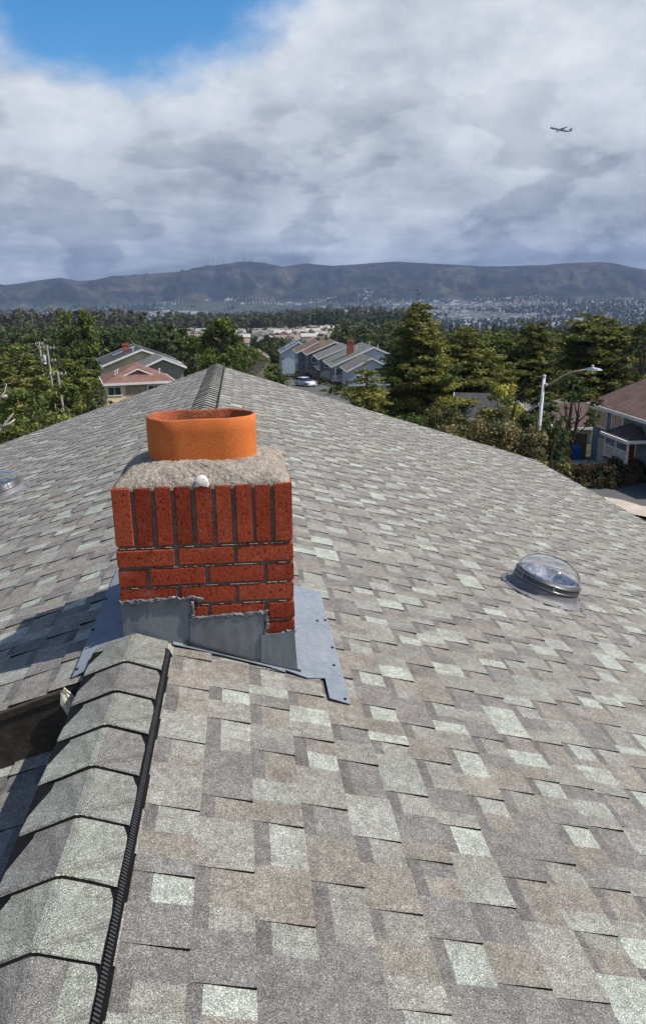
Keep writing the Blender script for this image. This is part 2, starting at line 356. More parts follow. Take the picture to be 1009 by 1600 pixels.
class MB:
    """collects polygons of any size, each with a material"""
    def __init__(s): s.v = []; s.f = []; s.m = []; s.t = []; s.mats = []
    def mi(s, m):
        if m not in s.mats: s.mats.append(m)
        return s.mats.index(m)
    def poly(s, pts, m, tone=(1, 1, 1)):
        i = len(s.v); s.v += [tuple(map(float, p)) for p in pts]; s.f.append(tuple(range(i, i + len(pts)))); s.m.append(s.mi(m)); s.t.append(tone)
    def hexa(s, P, m, tone=(1, 1, 1)):
        """8 points: bottom 4 (ccw), top 4"""
        i = len(s.v); s.v += [tuple(map(float, p)) for p in P]; k = s.mi(m)
        for f in ((3, 2, 1, 0), (4, 5, 6, 7), (0, 1, 5, 4), (1, 2, 6, 5), (2, 3, 7, 6), (3, 0, 4, 7)):
            s.f.append(tuple(i + q for q in f)); s.m.append(k); s.t.append(tone)
    def box(s, a, b, m, tone=(1, 1, 1)):
        (x0, y0, z0), (x1, y1, z1) = a, b
        s.hexa([(x0, y0, z0), (x1, y0, z0), (x1, y1, z0), (x0, y1, z0), (x0, y0, z1), (x1, y0, z1), (x1, y1, z1), (x0, y1, z1)], m, tone)
    def prism(s, pts, ext, m, tone=(1, 1, 1)):
        """flat polygon extruded by a vector"""
        P = [np.array(p, float) for p in pts]; e = np.array(ext, float); i = len(s.v); n = len(P); k = s.mi(m)
        s.v += [tuple(p) for p in P] + [tuple(p + e) for p in P]
        s.f.append(tuple(range(i, i + n))[::-1]); s.f.append(tuple(range(i + n, i + 2 * n))); s.m += [k, k]; s.t += [tone, tone]
        for q in range(n):
            s.f.append((i + q, i + (q + 1) % n, i + n + (q + 1) % n, i + n + q)); s.m.append(k); s.t.append(tone)
    def tube(s, pts, rr, m, n=8, tone=(1, 1, 1), cap=True, jit=0):
        P = [np.array(p, float) for p in pts]; i0 = len(s.v); k = s.mi(m)
        if isinstance(rr, (int, float)): rr = [rr] * len(P)
        ref = None
        for q, p in enumerate(P):
            d = P[min(q + 1, len(P) - 1)] - P[max(q - 1, 0)]; d = d / (np.linalg.norm(d) + 1e-9)
            if ref is None: ref = np.array([0, 0, 1.]) if abs(d[2]) < .9 else np.array([1., 0, 0])
            u = np.cross(d, ref); u /= np.linalg.norm(u) + 1e-9; w = np.cross(u, d); ref = w
            for j in range(n):
                a = 2 * math.pi * j / n; r = rr[q] * (1 + jit * (random.random() - .5) * 2)
                s.v.append(tuple(p + r * (math.cos(a) * u + math.sin(a) * w)))
        for q in range(len(P) - 1):
            for j in range(n):
                a, b = i0 + q * n + j, i0 + q * n + (j + 1) % n
                s.f.append((a, b, b + n, a + n)); s.m.append(k); s.t.append(tone)
        if cap:
            s.f.append(tuple(range(i0, i0 + n))[::-1]); s.f.append(tuple(range(i0 + (len(P) - 1) * n, i0 + len(P) * n))); s.m += [k, k]; s.t += [tone, tone]
    def lathe(s, prof, m, c=(0, 0, 0), n=32, tone=(1, 1, 1), T=None):
        i0 = len(s.v); k = s.mi(m)
        for r, z in prof:
            for j in range(n):
                a = 2 * math.pi * j / n; p = (c[0] + r * math.cos(a), c[1] + r * math.sin(a), c[2] + z)
                s.v.append(tuple(T @ Vector(p)) if T is not None else p)
        for q in range(len(prof) - 1):
            for j in range(n):
                a, b = i0 + q * n + j, i0 + q * n + (j + 1) % n
                s.f.append((a, b, b + n, a + n)); s.m.append(k); s.t.append(tone)
    def mesh(s, name, smooth=False, bevel=0, T=None):
        me = bpy.data.meshes.new(name)
        V = s.v if T is None else [tuple(T @ Vector(v)) for v in s.v]
        me.from_pydata(V, [], s.f)
        me.polygons.foreach_set('material_index', np.array(s.m, np.int32))
        a = me.color_attributes.new('tone', 'FLOAT_COLOR', 'CORNER'); t = []
        for f, c in zip(s.f, s.t): t += [c[0], c[1], c[2], 1.0] * len(f)
        a.data.foreach_set('color', np.array(t, np.float32))
        for mt in s.mats: me.materials.append(MATS[mt])
        bm = bmesh.new(); bm.from_mesh(me)
        bmesh.ops.recalc_face_normals(bm, faces=bm.faces)
        if bevel: bmesh.ops.bevel(bm, geom=bm.edges[:], offset=bevel, segments=1, affect='EDGES', profile=.6)
        bm.to_mesh(me); bm.free()
        if smooth: me.polygons.foreach_set('use_smooth', np.ones(len(me.polygons), bool))
        me.update()
        return me
    def build(s, name, parent=None, smooth=False, bevel=0, loc=None):
        return link(name, s.mesh(name, smooth, bevel), parent, loc)
def copy_tree(o, loc, rz=0.0, scale=1.0, label=None, group=None):
    c = o.copy(); COL.objects.link(c); c.location = Vector(loc); c.rotation_euler = (0, 0, rz); c.scale = (scale,) * 3
    if label: c['label'] = label
    if group: c['group'] = group
    for ch in list(o.children):
        d = ch.copy(); COL.objects.link(d); d.parent = c
    return c

# ------------------------------------------------------------------ terrain: one sheet from under the house to beyond the mountain
SKYLINE = [(-260, 452), (-120, 450), (-40, 447), (0, 446), (30, 443), (60, 438), (95, 434), (125, 439), (150, 437), (175, 431), (230, 428), (290, 423), (325, 416), (345, 414), (372, 408), (390, 408),
           (412, 410), (440, 416), (478, 411), (520, 415), (560, 412), (620, 408), (660, 411), (700, 413), (760, 416), (800, 415), (860, 413), (905, 410), (940, 409), (965, 412), (985, 417), (1009, 421),
           (1060, 426), (1150, 428), (1300, 436)]
sk = np.array([ray(*q) for q in SKYLINE]); SK_AZ = np.arctan2(sk[:, 0], sk[:, 1]) - YAW; SK_T = sk[:, 2] / np.hypot(sk[:, 0], sk[:, 1])
R_T = [0, 12, 22, 40, 60, 100, 140, 220, 400, 550, 700, 1000, 1250, 1600, 2300, 3200, 3900, 4600, 5050, 5150]
Z_T = [-7.4, -8.2, -9.6, -11.2, -12.0, -12.9, -14.4, -21, -29, -33, -36, -46, -66, -96, -114, -118, -104, -76, -50, -44]
R_RIDGE = 6100.0
def height(x, y):
    x = np.asarray(x, float); y = np.asarray(y, float)
    dx = x - CAM[0]; r = np.hypot(dx, y) + 1e-6; az = np.arctan2(dx, y) - YAW
    az = (az + np.pi) % (2 * np.pi) - np.pi
    z = np.interp(r, R_T, Z_T)
    lft = np.clip((-np.degrees(az) - 3) / 14, 0, 1) * np.clip((r - 25) / 50, 0, 1) * np.clip((260 - r) / 100, 0, 1)
    z = z - 2.0 * lft
    back = np.clip((np.abs(np.degrees(az)) - 60) / 40, 0, 1)
    z = z * (1 - back) + (np.interp(r, [0, 60, 400, 2000, 9000], [-7.4, -6, 8, 30, 20])) * back
    inview = 1 - np.clip((np.abs(np.degrees(az)) - 34) / 25, 0, 1)
    zr = CAM[2] + R_RIDGE * np.interp(az, SK_AZ, SK_T)
    zr = zr + (fbm(p3(az * 22., az * 0), 3, 31) - .5) * 8
    zr = zr * inview + (1 - inview) * 60
    # mountain from 5000 m
    t = np.clip((r - 4850) / (R_RIDGE - 4850), 0, 1)
    gx, gy = az * 6000 / 420.0, (r - 5000) / 900.0
    gul = fbm(p3(gx + .35 * np.sin(gy * 3), gy * .55), 5, 3, .5)
    gul2 = 1 - np.abs(2 * fbm(p3(gx * 1.9 + 4, gy * .8), 4, 9) - 1)
    prof = t ** 1.25
    zm = -62 * (1 - prof) + zr * prof
    amp = np.sin(np.clip(t, 0, 1) * math.pi) ** .8
    gul3 = 1 - np.abs(2 * fbm(p3(gx * 4.2 + 1.3 * gy, gy * 1.6), 4, 19) - 1)
    zm = zm + amp * ((gul - .5) * 240 + (gul2 - .75) * 130 + (gul3 - .75) * 60)
    zm = zm + (t > .95) * 0
    behind = np.clip((r - R_RIDGE) / 1800, 0, 1)
    zm = zm - behind ** 1.2 * 190
    k = np.clip((r - 4850) / 300, 0, 1) * (1 - back)
    z = z * (1 - k) + zm * k
    # rolling foothills
    fh = np.clip((r - 3600) / 900, 0, 1) * np.clip((5600 - r) / 500, 0, 1) * (1 - back)
    z = z + fh * (fbm(p3(az * 6000 / 800., r / 900.), 4, 21) - .5) * 60
    # bald knoll in front of the mountain
    kn = atD(585, 440, 5000.)
    q = ((x - kn[0]) / 230) ** 2 + ((y - kn[1]) / 260) ** 2
    z = z + 70 * np.exp(-q)
    # small unevenness near by
    z = z + np.clip((r - 160) / 300, 0, 1) * (fbm(p3(x / 120., y / 120.), 3, 5) - .5) * 9 * np.clip((3000 - r) / 1200, 0, 1)
    return z
def hz_(x, y): return float(height(np.array([x]), np.array([y]))[0])
def ground(px, py, r0=6.0, r1=7000.0):
    """first point where the ray through a pixel meets the terrain"""
    d = ray(px, py); d = d / math.hypot(d[0], d[1])
    rr = np.geomspace(r0, r1, 2500); X = CAM[0] + d[0] * rr; Y = CAM[1] + d[1] * rr; Z = CAM[2] + d[2] * rr
    H = height(X, Y); w = np.nonzero(Z <= H)[0]
    i = w[0] if len(w) else len(rr) - 1
    return np.array([X[i], Y[i], H[i]])
def on(px, D):
    """ground point at a distance D in the direction of a picture column"""
    d = ray(px, 500); d = d / math.hypot(d[0], d[1]); x, y = CAM[0] + d[0] * D, CAM[1] + d[1] * D
    return np.array([x, y, hz_(x, y)])
az = np.radians(np.concatenate([np.arange(-180, -42, 4), np.arange(-42, -29, .8), np.arange(-29, 29, .13), np.arange(29, 42, .8), np.arange(42, 180, 4)]))
rs = np.concatenate([[0.01], np.geomspace(4, 1300, 90), np.arange(1360, 3600, 90), np.arange(3600, 6700, 42), [6900, 7300, 8000, 8600]])
A, Rr = np.meshgrid(az, rs); X = CAM[0] + np.sin(A + YAW) * Rr; Y = np.cos(A + YAW) * Rr; Zt = height(X, Y)
na = len(az); nr = len(rs); idx = np.arange(na * nr).reshape(nr, na)
Fq = np.stack([idx[:-1, :], np.roll(idx, -1, 1)[:-1, :], np.roll(idx, -1, 1)[1:, :], idx[1:, :]], -1).reshape(-1, 4)
# land cover: grassland, chaparral, woods with the mountain's cloud shade darkened into the colours
m, nt, b = newmat('land')
tcg = nt.nodes.new('ShaderNodeNewGeometry'); pos = tcg.outputs['Position']
sepg = nt.nodes.new('ShaderNodeSeparateXYZ'); lk(nt, pos, sepg.inputs[0])
n1 = nz(nt, .0032, 8, .62, pos); n2 = nz(nt, .012, 7, .65, pos); n3 = nz(nt, .11, 4, .6, pos); n4 = nz(nt, .0016, 5, .55, pos)
chap = ramp(nt, n2, [(.38, (.004, .006, .005)), (.50, (.010, .012, .010)), (.66, (.030, .027, .024))])
grass = ramp(nt, n2, [(.3, (.026, .024, .018)), (.6, (.056, .050, .036)), (.8, (.105, .090, .064))])
fac = ramp(nt, n1, [(.48, 0.0), (.60, 1.0)])
c = mulc(nt, chap, grass, fac, 'MIX')
valley = ramp(nt, n2, [(.35, (.018, .026, .016)), (.55, (.045, .050, .036)), (.72, (.10, .10, .085))])
hgt = nt.nodes.new('ShaderNodeMapRange'); lk(nt, sepg.outputs[2], hgt.inputs[0]); hgt.inputs[1].default_value = -70; hgt.inputs[2].default_value = -30
c = mulc(nt, valley, c, hgt.outputs[0], 'MIX')
ln = nt.nodes.new('ShaderNodeVectorMath'); ln.operation = 'LENGTH'; lk(nt, pos, ln.inputs[0])
nr_ = nt.nodes.new('ShaderNodeMapRange'); lk(nt, ln.outputs['Value'], nr_.inputs[0]); nr_.inputs[1].default_value = 1200; nr_.inputs[2].default_value = 2000
near = ramp(nt, nz(nt, .35, 6, .65, pos), [(.35, (.022, .026, .013)), (.55, (.055, .052, .030)), (.72, (.10, .085, .055))])
c = mulc(nt, near, c, nr_.outputs[0], 'MIX')
lk(nt, c, b.inputs['Base Color']); b.inputs['Roughness'].default_value = 1; b.inputs['Specular IOR Level'].default_value = .05
setp(link('terrain', npmesh('terrain', np.stack([X, Y, Zt], -1).reshape(-1, 3), Fq, 'land', smooth=True)), kind='structure')

# ------------------------------------------------------------------ our house: roof planes
E_C = .137                                   # shingle exposure down the slope
Y0R, Y1R = -3.2, 13.29
HALF_R, HALF_L = 5.775, 5.6
SL = {1: .3218, -1: .3392}
APEX = -.042
STEP_Y, STEP_DZ = 2.30, -.205                # the left plane drops behind this line
house = empty('shingled_house', (.1, 5, hz_(0, 5)), 'shingled house carrying the red brick chimney, seen from its own ridge', 'house')
def plane_pt(side, s, y, n, dz=0.0):
    th = math.atan(SL[side]); return (side * (s * math.cos(th) + n * math.sin(th)), y, APEX + dz - s * math.sin(th) + n * math.cos(th))
def on_plane(side, x, y, n, dz=0.0):
    th = math.atan(SL[side]); return plane_pt(side, abs(x) / math.cos(th), y, n, dz)
smax = {1: HALF_R / math.cos(math.atan(SL[1])), -1: HALF_L / math.cos(math.atan(SL[-1]))}
rb = MB()
for side, y0, y1, dz in ((1, Y0R, Y1R, 0), (-1, STEP_Y, Y1R, 0), (-1, Y0R, STEP_Y - .002, STEP_DZ)):
    s0 = .0 if dz == 0 else .02
    P = [plane_pt(side, s0, y0, -.05, dz), plane_pt(side, smax[side], y0, -.05, dz), plane_pt(side, smax[side], y1, -.05, dz), plane_pt(side, s0, y1, -.05, dz)]
    Q = [plane_pt(side, s0, y0, -.002, dz), plane_pt(side, smax[side], y0, -.002, dz), plane_pt(side, smax[side], y1, -.002, dz), plane_pt(side, s0, y1, -.002, dz)]
    rb.hexa(P + Q, 'deck')
roof = rb.build('roof', house)
# wall under the ridge beside the lower plane
wb = MB(); wb.box((-.115, Y0R, -.6), (-.085, STEP_Y - .004, -.075), 'old_board'); wb.build('ridge_side_board', house)
# walls, fascia, gutters
hb = MB(); gz = house.location.z - .6
for side in (1, -1):
    xw = side * ((HALF_R if side > 0 else HALF_L) - .55); ze = APEX - SL[side] * abs(xw) - .06
    hb.box((min(xw, xw - side * .18), Y0R + .4, gz), (max(xw, xw - side * .18), Y1R - .4, ze), 'wall_paleblue')
xr, xl = HALF_R - .56, -(HALF_L - .56)
for yy in (Y0R + .4, Y1R - .58):
    hb.prism([(xl, yy, gz), (xr, yy, gz), (xr, yy, APEX - SL[1] * xr - .07), (0, yy, APEX - .3), (xl, yy, APEX - SL[-1] * -xl - .27)], (0, .17, 0), 'wall_paleblue')
hb.build('wall', house)
for side in (1, -1):
    fb = MB(); xe = side * (HALF_R if side > 0 else HALF_L); ze = APEX - SL[side] * abs(xe) - .045
    fb.box((min(xe, xe + side * .09), Y0R, ze - .12), (max(xe, xe + side * .09), Y1R, ze - .015), 'old_trim'); fb.build('gutter', house)
for side in (1, -1):
    fb = MB(); P = [plane_pt(side, .0, Y1R - .03, -.052), plane_pt(side, smax[side], Y1R - .03, -.052), plane_pt(side, smax[side], Y1R - .03, -.2), plane_pt(side, .0, Y1R - .03, -.2)]
    fb.prism(P, (0, .028, 0), 'old_trim'); fb.build('rake_board', house)

# shingle tabs
TONES = [((.325, .345, .310), .20), ((.242, .234, .213), .30), ((.186, .177, .168), .22), ((.222, .204, .181), .18), ((.272, .276, .252), .14)]
TW = np.array([t[1] for t in TONES]); TW = TW / TW.sum()
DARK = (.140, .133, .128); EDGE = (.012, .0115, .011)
LAST = [-1]; PALE = [[], []]                  # pale tabs of the course above and of this one
def tone(ya, yb):
    for _ in range(8):
        k = int(rng.choice(len(TONES), p=TW))
        if k == LAST[0]: continue
        if k in (0, 4) and (LAST[0] in (0, 4) or any(a < yb - .02 and b > ya + .02 for a, b in PALE[0])): continue
        break
    LAST[0] = k
    if k in (0, 4): PALE[1].append((ya, yb))
    return tuple(np.array(TONES[k][0]) * rng.uniform(.92, 1.08))
pieces = []                                   # each: V, F, tones, centre
def tab(side, s0, s1, y0, y1, thk, dz, rec):
    tuck = .016; na_ = .0018
    if rec:   # a printed dark band shows under the course above
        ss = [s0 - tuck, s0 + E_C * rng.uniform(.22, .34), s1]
    else: ss = [s0 - tuck, s1]
    ys = [y0, y1]
    if y1 - y0 > .12 and rng.random() < .6: ys = [y0, y0 + (y1 - y0) * rng.uniform(.35, .65), y1]
    V = []; F = []; T = []
    def nn(s): return na_ + (thk - na_) * (s - ss[0]) / (s1 - ss[0])
    grid = [[len(V) + 0 for _ in ys] for _ in ss]
    for i, s in enumerate(ss):
        for j, y in enumerate(ys):
            grid[i][j] = len(V); V.append(plane_pt(side, s, y, nn(s), dz))
    tn = [tone(ys[j], ys[j + 1]) for j in range(len(ys) - 1)]
    for i in range(len(ss) - 1):
        for j in range(len(ys) - 1):
            F.append((grid[i][j], grid[i + 1][j], grid[i + 1][j + 1], grid[i][j + 1]))
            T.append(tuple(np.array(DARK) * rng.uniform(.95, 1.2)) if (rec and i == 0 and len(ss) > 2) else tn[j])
    bt = [len(V), len(V) + 1]; V += [plane_pt(side, s1, y0, 0, dz), plane_pt(side, s1, y1, 0, dz)]
    tp = [len(V), len(V) + 1]; V += [plane_pt(side, ss[0], y0, -.0006, dz), plane_pt(side, ss[0], y1, -.0006, dz)]
    a, b_ = grid[-1][0], grid[-1][-1]; c0, d0 = grid[0][0], grid[0][-1]
    F += [(a, bt[0], bt[1], b_), (c0, tp[0], bt[0], a), (b_, bt[1], tp[1], d0)]; T += [EDGE] * 3
    if side < 0: F = [f[::-1] for f in F]
    return np.array(V), F, T
def skip(side, s, y0, y1):
    if side > 0 and s * .95 < .52 and y0 > 2.56 and y1 < 3.02: return True
    return False
for side in (1, -1):
    th = math.atan(SL[side]); n = int(smax[side] / E_C)
    for i in range(n + 1):
        s0 = i * E_C; s1 = min(s0 + E_C, smax[side] + .012)
        if s1 - s0 < .04: continue
        y = Y0R - rng.random() * .3; t = rng.random() < .5; PALE[0], PALE[1] = PALE[1], []
        while y < Y1R:
            w = rng.uniform(.10, .22) if t else rng.uniform(.07, .18)
            y1 = min(y + w, Y1R + .01)
            if y1 - y < .02: break
            ya = max(y, Y0R)
            if y1 > ya and not skip(side, s0, ya, y1):
                segs = [(ya, y1, 0.0)]
                if side < 0:
                    if y1 <= STEP_Y: segs = [(ya, y1, STEP_DZ)]
                    elif ya < STEP_Y: segs = [(ya, STEP_Y, STEP_DZ), (STEP_Y, y1, 0.0)]
                for a, c_, dz in segs:
                    if dz and s0 < .10: continue
                    if c_ - a < .006: continue
                    sj = s1 + rng.uniform(-.0015, .0015)
                    thk = rng.uniform(.0105, .0125) if t else rng.uniform(.0045, .0058)
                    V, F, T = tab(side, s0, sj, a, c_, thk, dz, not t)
                    pieces.append((V, F, T, V.mean(0)))
            y = y1; t = not t
cen = np.array([p[3] for p in pieces])
px, dep = proj(cen)
size = np.zeros(len(pieces))
for i, p_ in enumerate(pieces):
    if dep[i] > .2 and -30 < px[i, 0] < 1040 and 400 < px[i, 1] < 1640:
        q, _ = proj(p_[0][:4]); size[i] = np.ptp(q[:, 0]) * np.ptp(q[:, 1])
inside = (np.abs(cen[:, 0]) < .13)
size[inside & (cen[:, 1] < 2.45)] = 0
order = np.argsort(-size); chosen = set(order[:300].tolist())
bv_, bf_, bt_ = [], [], []; off = 0
for i, (V, F, T, _) in enumerate(pieces):
    if i in chosen:
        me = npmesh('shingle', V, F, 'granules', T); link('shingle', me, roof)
    else:
        bv_.append(V); bf_.append(np.array(F) + off); bt_ += T; off += len(V)
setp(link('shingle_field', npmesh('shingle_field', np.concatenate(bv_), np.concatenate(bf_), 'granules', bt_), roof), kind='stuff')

# ridge caps and the vent under them
ridge = empty('ridge', (0, 5, -.08), parent=house)
HW = .134
def cap_mesh(n_tones, seed):
    """one folded cap: butt towards -y at y=0, body runs to y=+.235, crest at z=0 at the butt"""
    r = np.random.default_rng(seed); V = []; F = []; T = []
    xs = np.array([-.136, -.133, -.070, -.008, .008, .060, .110, .113]); zs = np.array([-.0490, -.0452, -.0232, -.0008, -.0008, -.0196, -.0375, -.0410])
    ysr = [0, .004, .05, .11, .19, .235]; dzs = [-.005, 0, -.0035, -.008, -.0145, -.019]
    a = r.choice(4, 3); pal = [(.242, .255, .226), (.175, .171, .163), (.212, .203, .174), (.208, .216, .196)]
    base = np.array(pal[r.choice([0, 0, 3, 3, 1])]); alt = np.array(pal[r.choice([0, 1, 2, 3])]); cut = r.integers(2, 6)
    nx = len(xs)
    for j, (y, dz) in enumerate(zip(ysr, dzs)):
        for i in range(nx):
            V.append((xs[i] * (1 + .003 * r.standard_normal()), y + r.normal(0, .0009), zs[i] + dz + r.normal(0, .0003)))
    for j in range(len(ysr) - 1):
        for i in range(nx - 1):
            k = j * nx + i; F.append((k, k + 1, k + nx + 1, k + nx)); T.append(tuple((base if i < cut else alt) * r.uniform(.97, 1.03)))
    o = len(V)
    for j, y in enumerate(ysr):                    # underside
        for i in range(nx): V.append((xs[i], y + .002, zs[i] - .022 + (0 if j else .003)))
    for i in range(nx - 1): F.append((i + 1, i, o + i, o + i + 1)); T.append((.022, .021, .020))
    for j in range(len(ysr) - 1):
        for i in (0, nx - 1):
            k = j * nx + i; q = (k, k + nx, o + k + nx, o + k); F.append(q if i == 0 else q[::-1]); T.append(EDGE)
    return npmesh('ridge_cap', np.array(V), np.array(F), 'granules', T)
caps = [cap_mesh(2, s) for s in range(24)]
spans = [(-1.6, 2.44), (3.10, Y1R)]
ci = 0
for a, b_ in spans:
    first = 2.262 if b_ < 3 else None
    ys = list(np.arange(first, a, -.1885))[::-1] if first else list(np.arange(a, b_ - .12, .1885))
    for y in ys:
        o = link('ridge_cap', caps[ci % 24], ridge, (random.uniform(-.002, .002), y, random.uniform(-.0012, .0012))); ci += 1
for a, b_ in spans:
    for side in (1, -1):
        vb = MB()
        xo_ = .113 if side > 0 else .128
        vb.prism([(side * (xo_ - .03), a, -.046), (side * (xo_ + .006), a, -.051), (side * (xo_ + .012), a, -.060), (side * (xo_ + .019), a, -.079), (side * (xo_ - .03), a, -.084)], (0, b_ - a - .012, 0), 'vent_plastic')
        y = a
        while y < b_ - .02:
            if y < 4.2 and side > 0:
                vb.hexa([(xo_ + .004, y, -.053), (xo_ + .011, y, -.060), (xo_ + .011, y + .0042, -.060), (xo_ + .004, y + .0042, -.053),
                         (xo_ + .004, y, -.0455), (xo_ + .0135, y, -.0545), (xo_ + .0135, y + .0042, -.0545), (xo_ + .004, y + .0042, -.0455)], 'vent_rib')
            y += .0092
        vb.build('ridge_vent', ridge)
# nail gun strip / step face of the raised plane: board, lip, shingle return
sb = MB()
th = math.atan(SL[-1])
def stp(x, n): return on_plane(-1, x, STEP_Y, n)
sb.prism([stp(-.222, -.006), stp(-HALF_L, -.006), stp(-HALF_L, STEP_DZ + .004), stp(-.222, STEP_DZ + .004)], (0, -.012, 0), 'old_board'); sb.build('step_board', house)
sb = MB()
sb.prism([stp(-.218, .004), stp(-2.6, .004), stp(-2.6, -.030), stp(-.218, -.024)], (0, -.017, 0), 'old_board'); lip = sb.build('step_lip', house, bevel=.003)
sb = MB()
q = [(-.196, .018), (-.212, .006), (-.229, -.03), (-.223, -.12), (-.214, -.190), (-.205, -.195), (-.188, -.130), (-.180, -.05)]
sb.prism([np.array(stp(x, n)) + np.array((0, -.030 + (.02 if x > -.19 else 0), 0)) for x, n in q], (0, -.005, 0), 'granules', (.60, .58, .50)); sb.build('shingle_return', house)

# ------------------------------------------------------------------ chimney
CX0, CW, CY0, CD, CZT = -.0432, .61, 2.523, .54, .5013
CX1, CY1 = CX0 + CW, CY0 + CD
chim = empty('chimney', (CX0 + CW / 2, CY0 + CD / 2, -.2), parent=house); chim['label'] = 'red brick chimney stack with orange clay pot'
mb = MB(); g = .0075
mb.box((CX0 + g, CY0 + g, -.75), (CX1 - g, CY1 - g, CZT - .006), 'mortar'); mb.build('mortar_core', chim)
SOLD, ROW = .2205, .0735
def brick_mesh(sx, sy, sz, seed):
    bm = bmesh.new(); bmesh.ops.create_cube(bm, size=1)
    for v in bm.verts: v.co = Vector((v.co.x * sx, v.co.y * sy, v.co.z * sz))
    bmesh.ops.bevel(bm, geom=bm.edges[:], offset=.0028, segments=2, affect='EDGES')
    r = random.Random(seed)
    for v in bm.verts: v.co += Vector((r.gauss(0, .0006), r.gauss(0, .0006), r.gauss(0, .0008)))
    me = bpy.data.meshes.new('brick'); bm.to_mesh(me); bm.free(); me.materials.append(MATS['brick']); return me
BT = .05                                         # built depth of a brick
J = .0125
nS = 9; ps = CW / nS
sold = {}
def put(kind, dims, loc, k=0):
    key = (kind, k % 3)
    if key not in sold: sold[key] = brick_mesh(*dims, hash(key) % 1000)
    o = link('brick', sold[key], chim, (loc[0] + random.gauss(0, .0006), loc[1] + random.gauss(0, .0011), loc[2] + random.gauss(0, .0006)))
    return o
zc = CZT - SOLD / 2 + J / 2
for i in range(nS):
    x = CX0 + ps * (i + .5)
    for y in (CY0 + BT / 2, CY1 - BT / 2):
        wid = ps - J if 0 < i < nS - 1 else ps - J / 2
        xo = x + (-J / 4 if i == 0 else J / 4 if i == nS - 1 else 0)
        put('sf' if 0 < i < nS - 1 else 'sc', (wid, BT, SOLD - J), (xo, y, zc), i)
nd = 7; pd = (CD - 2 * BT) / nd
for i in range(nd):
    for x in (CX0 + BT / 2 + .0004, CX1 - BT / 2 - .0004): put('ss', (BT, pd - J * .8, SOLD - J), (x, CY0 + BT + pd * (i + .5), zc), i)
for r_ in range(8):
    zz_ = CZT - SOLD - ROW * (r_ + .5) + J / 2
    L = CW / 3
    if r_ % 2 == 0: xs = [(CX0 + L * i, CX0 + L * (i + 1)) for i in range(3)]
    else: xs = [(CX0, CX0 + L / 2), (CX0 + L / 2, CX0 + L * 1.5), (CX0 + L * 1.5, CX0 + L * 2.5), (CX0 + L * 2.5, CX1)]
    for i, (a, b_) in enumerate(xs):
        a2 = a if a == CX0 else a + J / 2; b2 = b_ if b_ > CX1 - .001 else b_ - J / 2
        for y in (CY0 + BT / 2, CY1 - BT / 2):
            put('r%.3f' % (b2 - a2), (b2 - a2, BT, ROW - J), ((a2 + b2) / 2, y, zz_), r_ + i)
    Ld = (CD - 2 * BT) / 2.2; o = 0 if r_ % 2 else Ld / 2
    ysr = []; y = CY0 + BT
    while y < CY1 - BT - .02:
        e = min(y + (Ld - o if o else Ld), CY1 - BT); o = 0; ysr.append((y, e)); y = e
    for i, (a, b_) in enumerate(ysr):
        for x in (CX0 + BT / 2 + .0004, CX1 - BT / 2 - .0004):
            put('d%.3f' % (b_ - a - J), (BT, b_ - a - J, ROW - J), (x, (a + b_) / 2, zz_), r_ + i)
# pale lime left on the bed joints of the front
ef = MB(); r = random.Random(4)
for k in range(6):
    z = CZT - SOLD - ROW * k + J * .5 - .0004
    for i in range(26):
        if r.random() < .75:
            x = CX0 + .012 + (CW - .05) * i / 26 + r.uniform(0, .01); w = r.uniform(.008, .03)
            ef.box((x, CY0 + .0005, z - r.uniform(.0012, .0026)), (x + w, CY0 + .009, z + .0003), 'efflorescence')
setp(ef.build('lime_crust', chim, bevel=.0004), kind='stuff')

# mortar crown, lumpy, flat-topped
def rrect(x0, x1, y0, y1, rad_, n):
    out = []
    for cx, cy, a0 in ((x1 - rad_, y0 + rad_, -90), (x1 - rad_, y1 - rad_, 0), (x0 + rad_, y1 - rad_, 90), (x0 + rad_, y0 + rad_, 180)):
        for i in range(n): a = rad(a0 + 90 * i / (n - 1)); out.append((cx + rad_ * math.cos(a), cy + rad_ * math.sin(a)))
    # resample evenly
    P = np.array(out + [out[0]]); d = np.r_[0, np.cumsum(np.hypot(*np.diff(P, axis=0).T))]; t = np.linspace(0, d[-1], 161)[:-1]
    return np.stack([np.interp(t, d, P[:, 0]), np.interp(t, d, P[:, 1])], 1)
POT = dict(cx=.2560, cy=CY0 + CD / 2, hw=.199, hd=.124, z0=.50, z1=.707)
rings = [(.003, .012, CZT - .012), (.004, .014, CZT + .002), (.020, .05, CZT + .016), (.038, .07, CZT + .030), (.060, .09, CZT + .042), (.085, .11, CZT + .050), (.110, .12, CZT + .056), (.14, .11, CZT + .060), (.2, .06, CZT + .061)]
V = []; F = []
for ins, rd, z in rings:
    ins_y = ins * (.9 if ins > .1 else 1)
    R_ = rrect(CX0 + ins, CX1 - ins, CY0 + ins_y, CY1 - ins_y, rd, 8); V.append(np.c_[R_, np.full(len(R_), z)])
V = np.concatenate(V); n = 160
d = (fbm(V * 20, 4, 2) - .5) * .030 + (fbm(V * 85, 3, 8) - .5) * .018; ring_i = np.arange(len(V)) // n
d[ring_i == 0] *= .15; d[ring_i == 1] *= .5
ctr = np.array([CX0 + CW / 2, CY0 + CD / 2, CZT - .12]); dirv = V - ctr; dirv /= np.linalg.norm(dirv, axis=1)[:, None]
V = V + dirv * d[:, None]
V[:, 1] = np.maximum(V[:, 1], CY0 + .003)
for q in range(len(rings) - 1):
    for j in range(n): F.append((q * n + j, q * n + (j + 1) % n, (q + 1) * n + (j + 1) % n, (q + 1) * n + j))
link('mortar_crown', npmesh('mortar_crown', V, np.array(F), 'crown_mortar', smooth=True), chim)
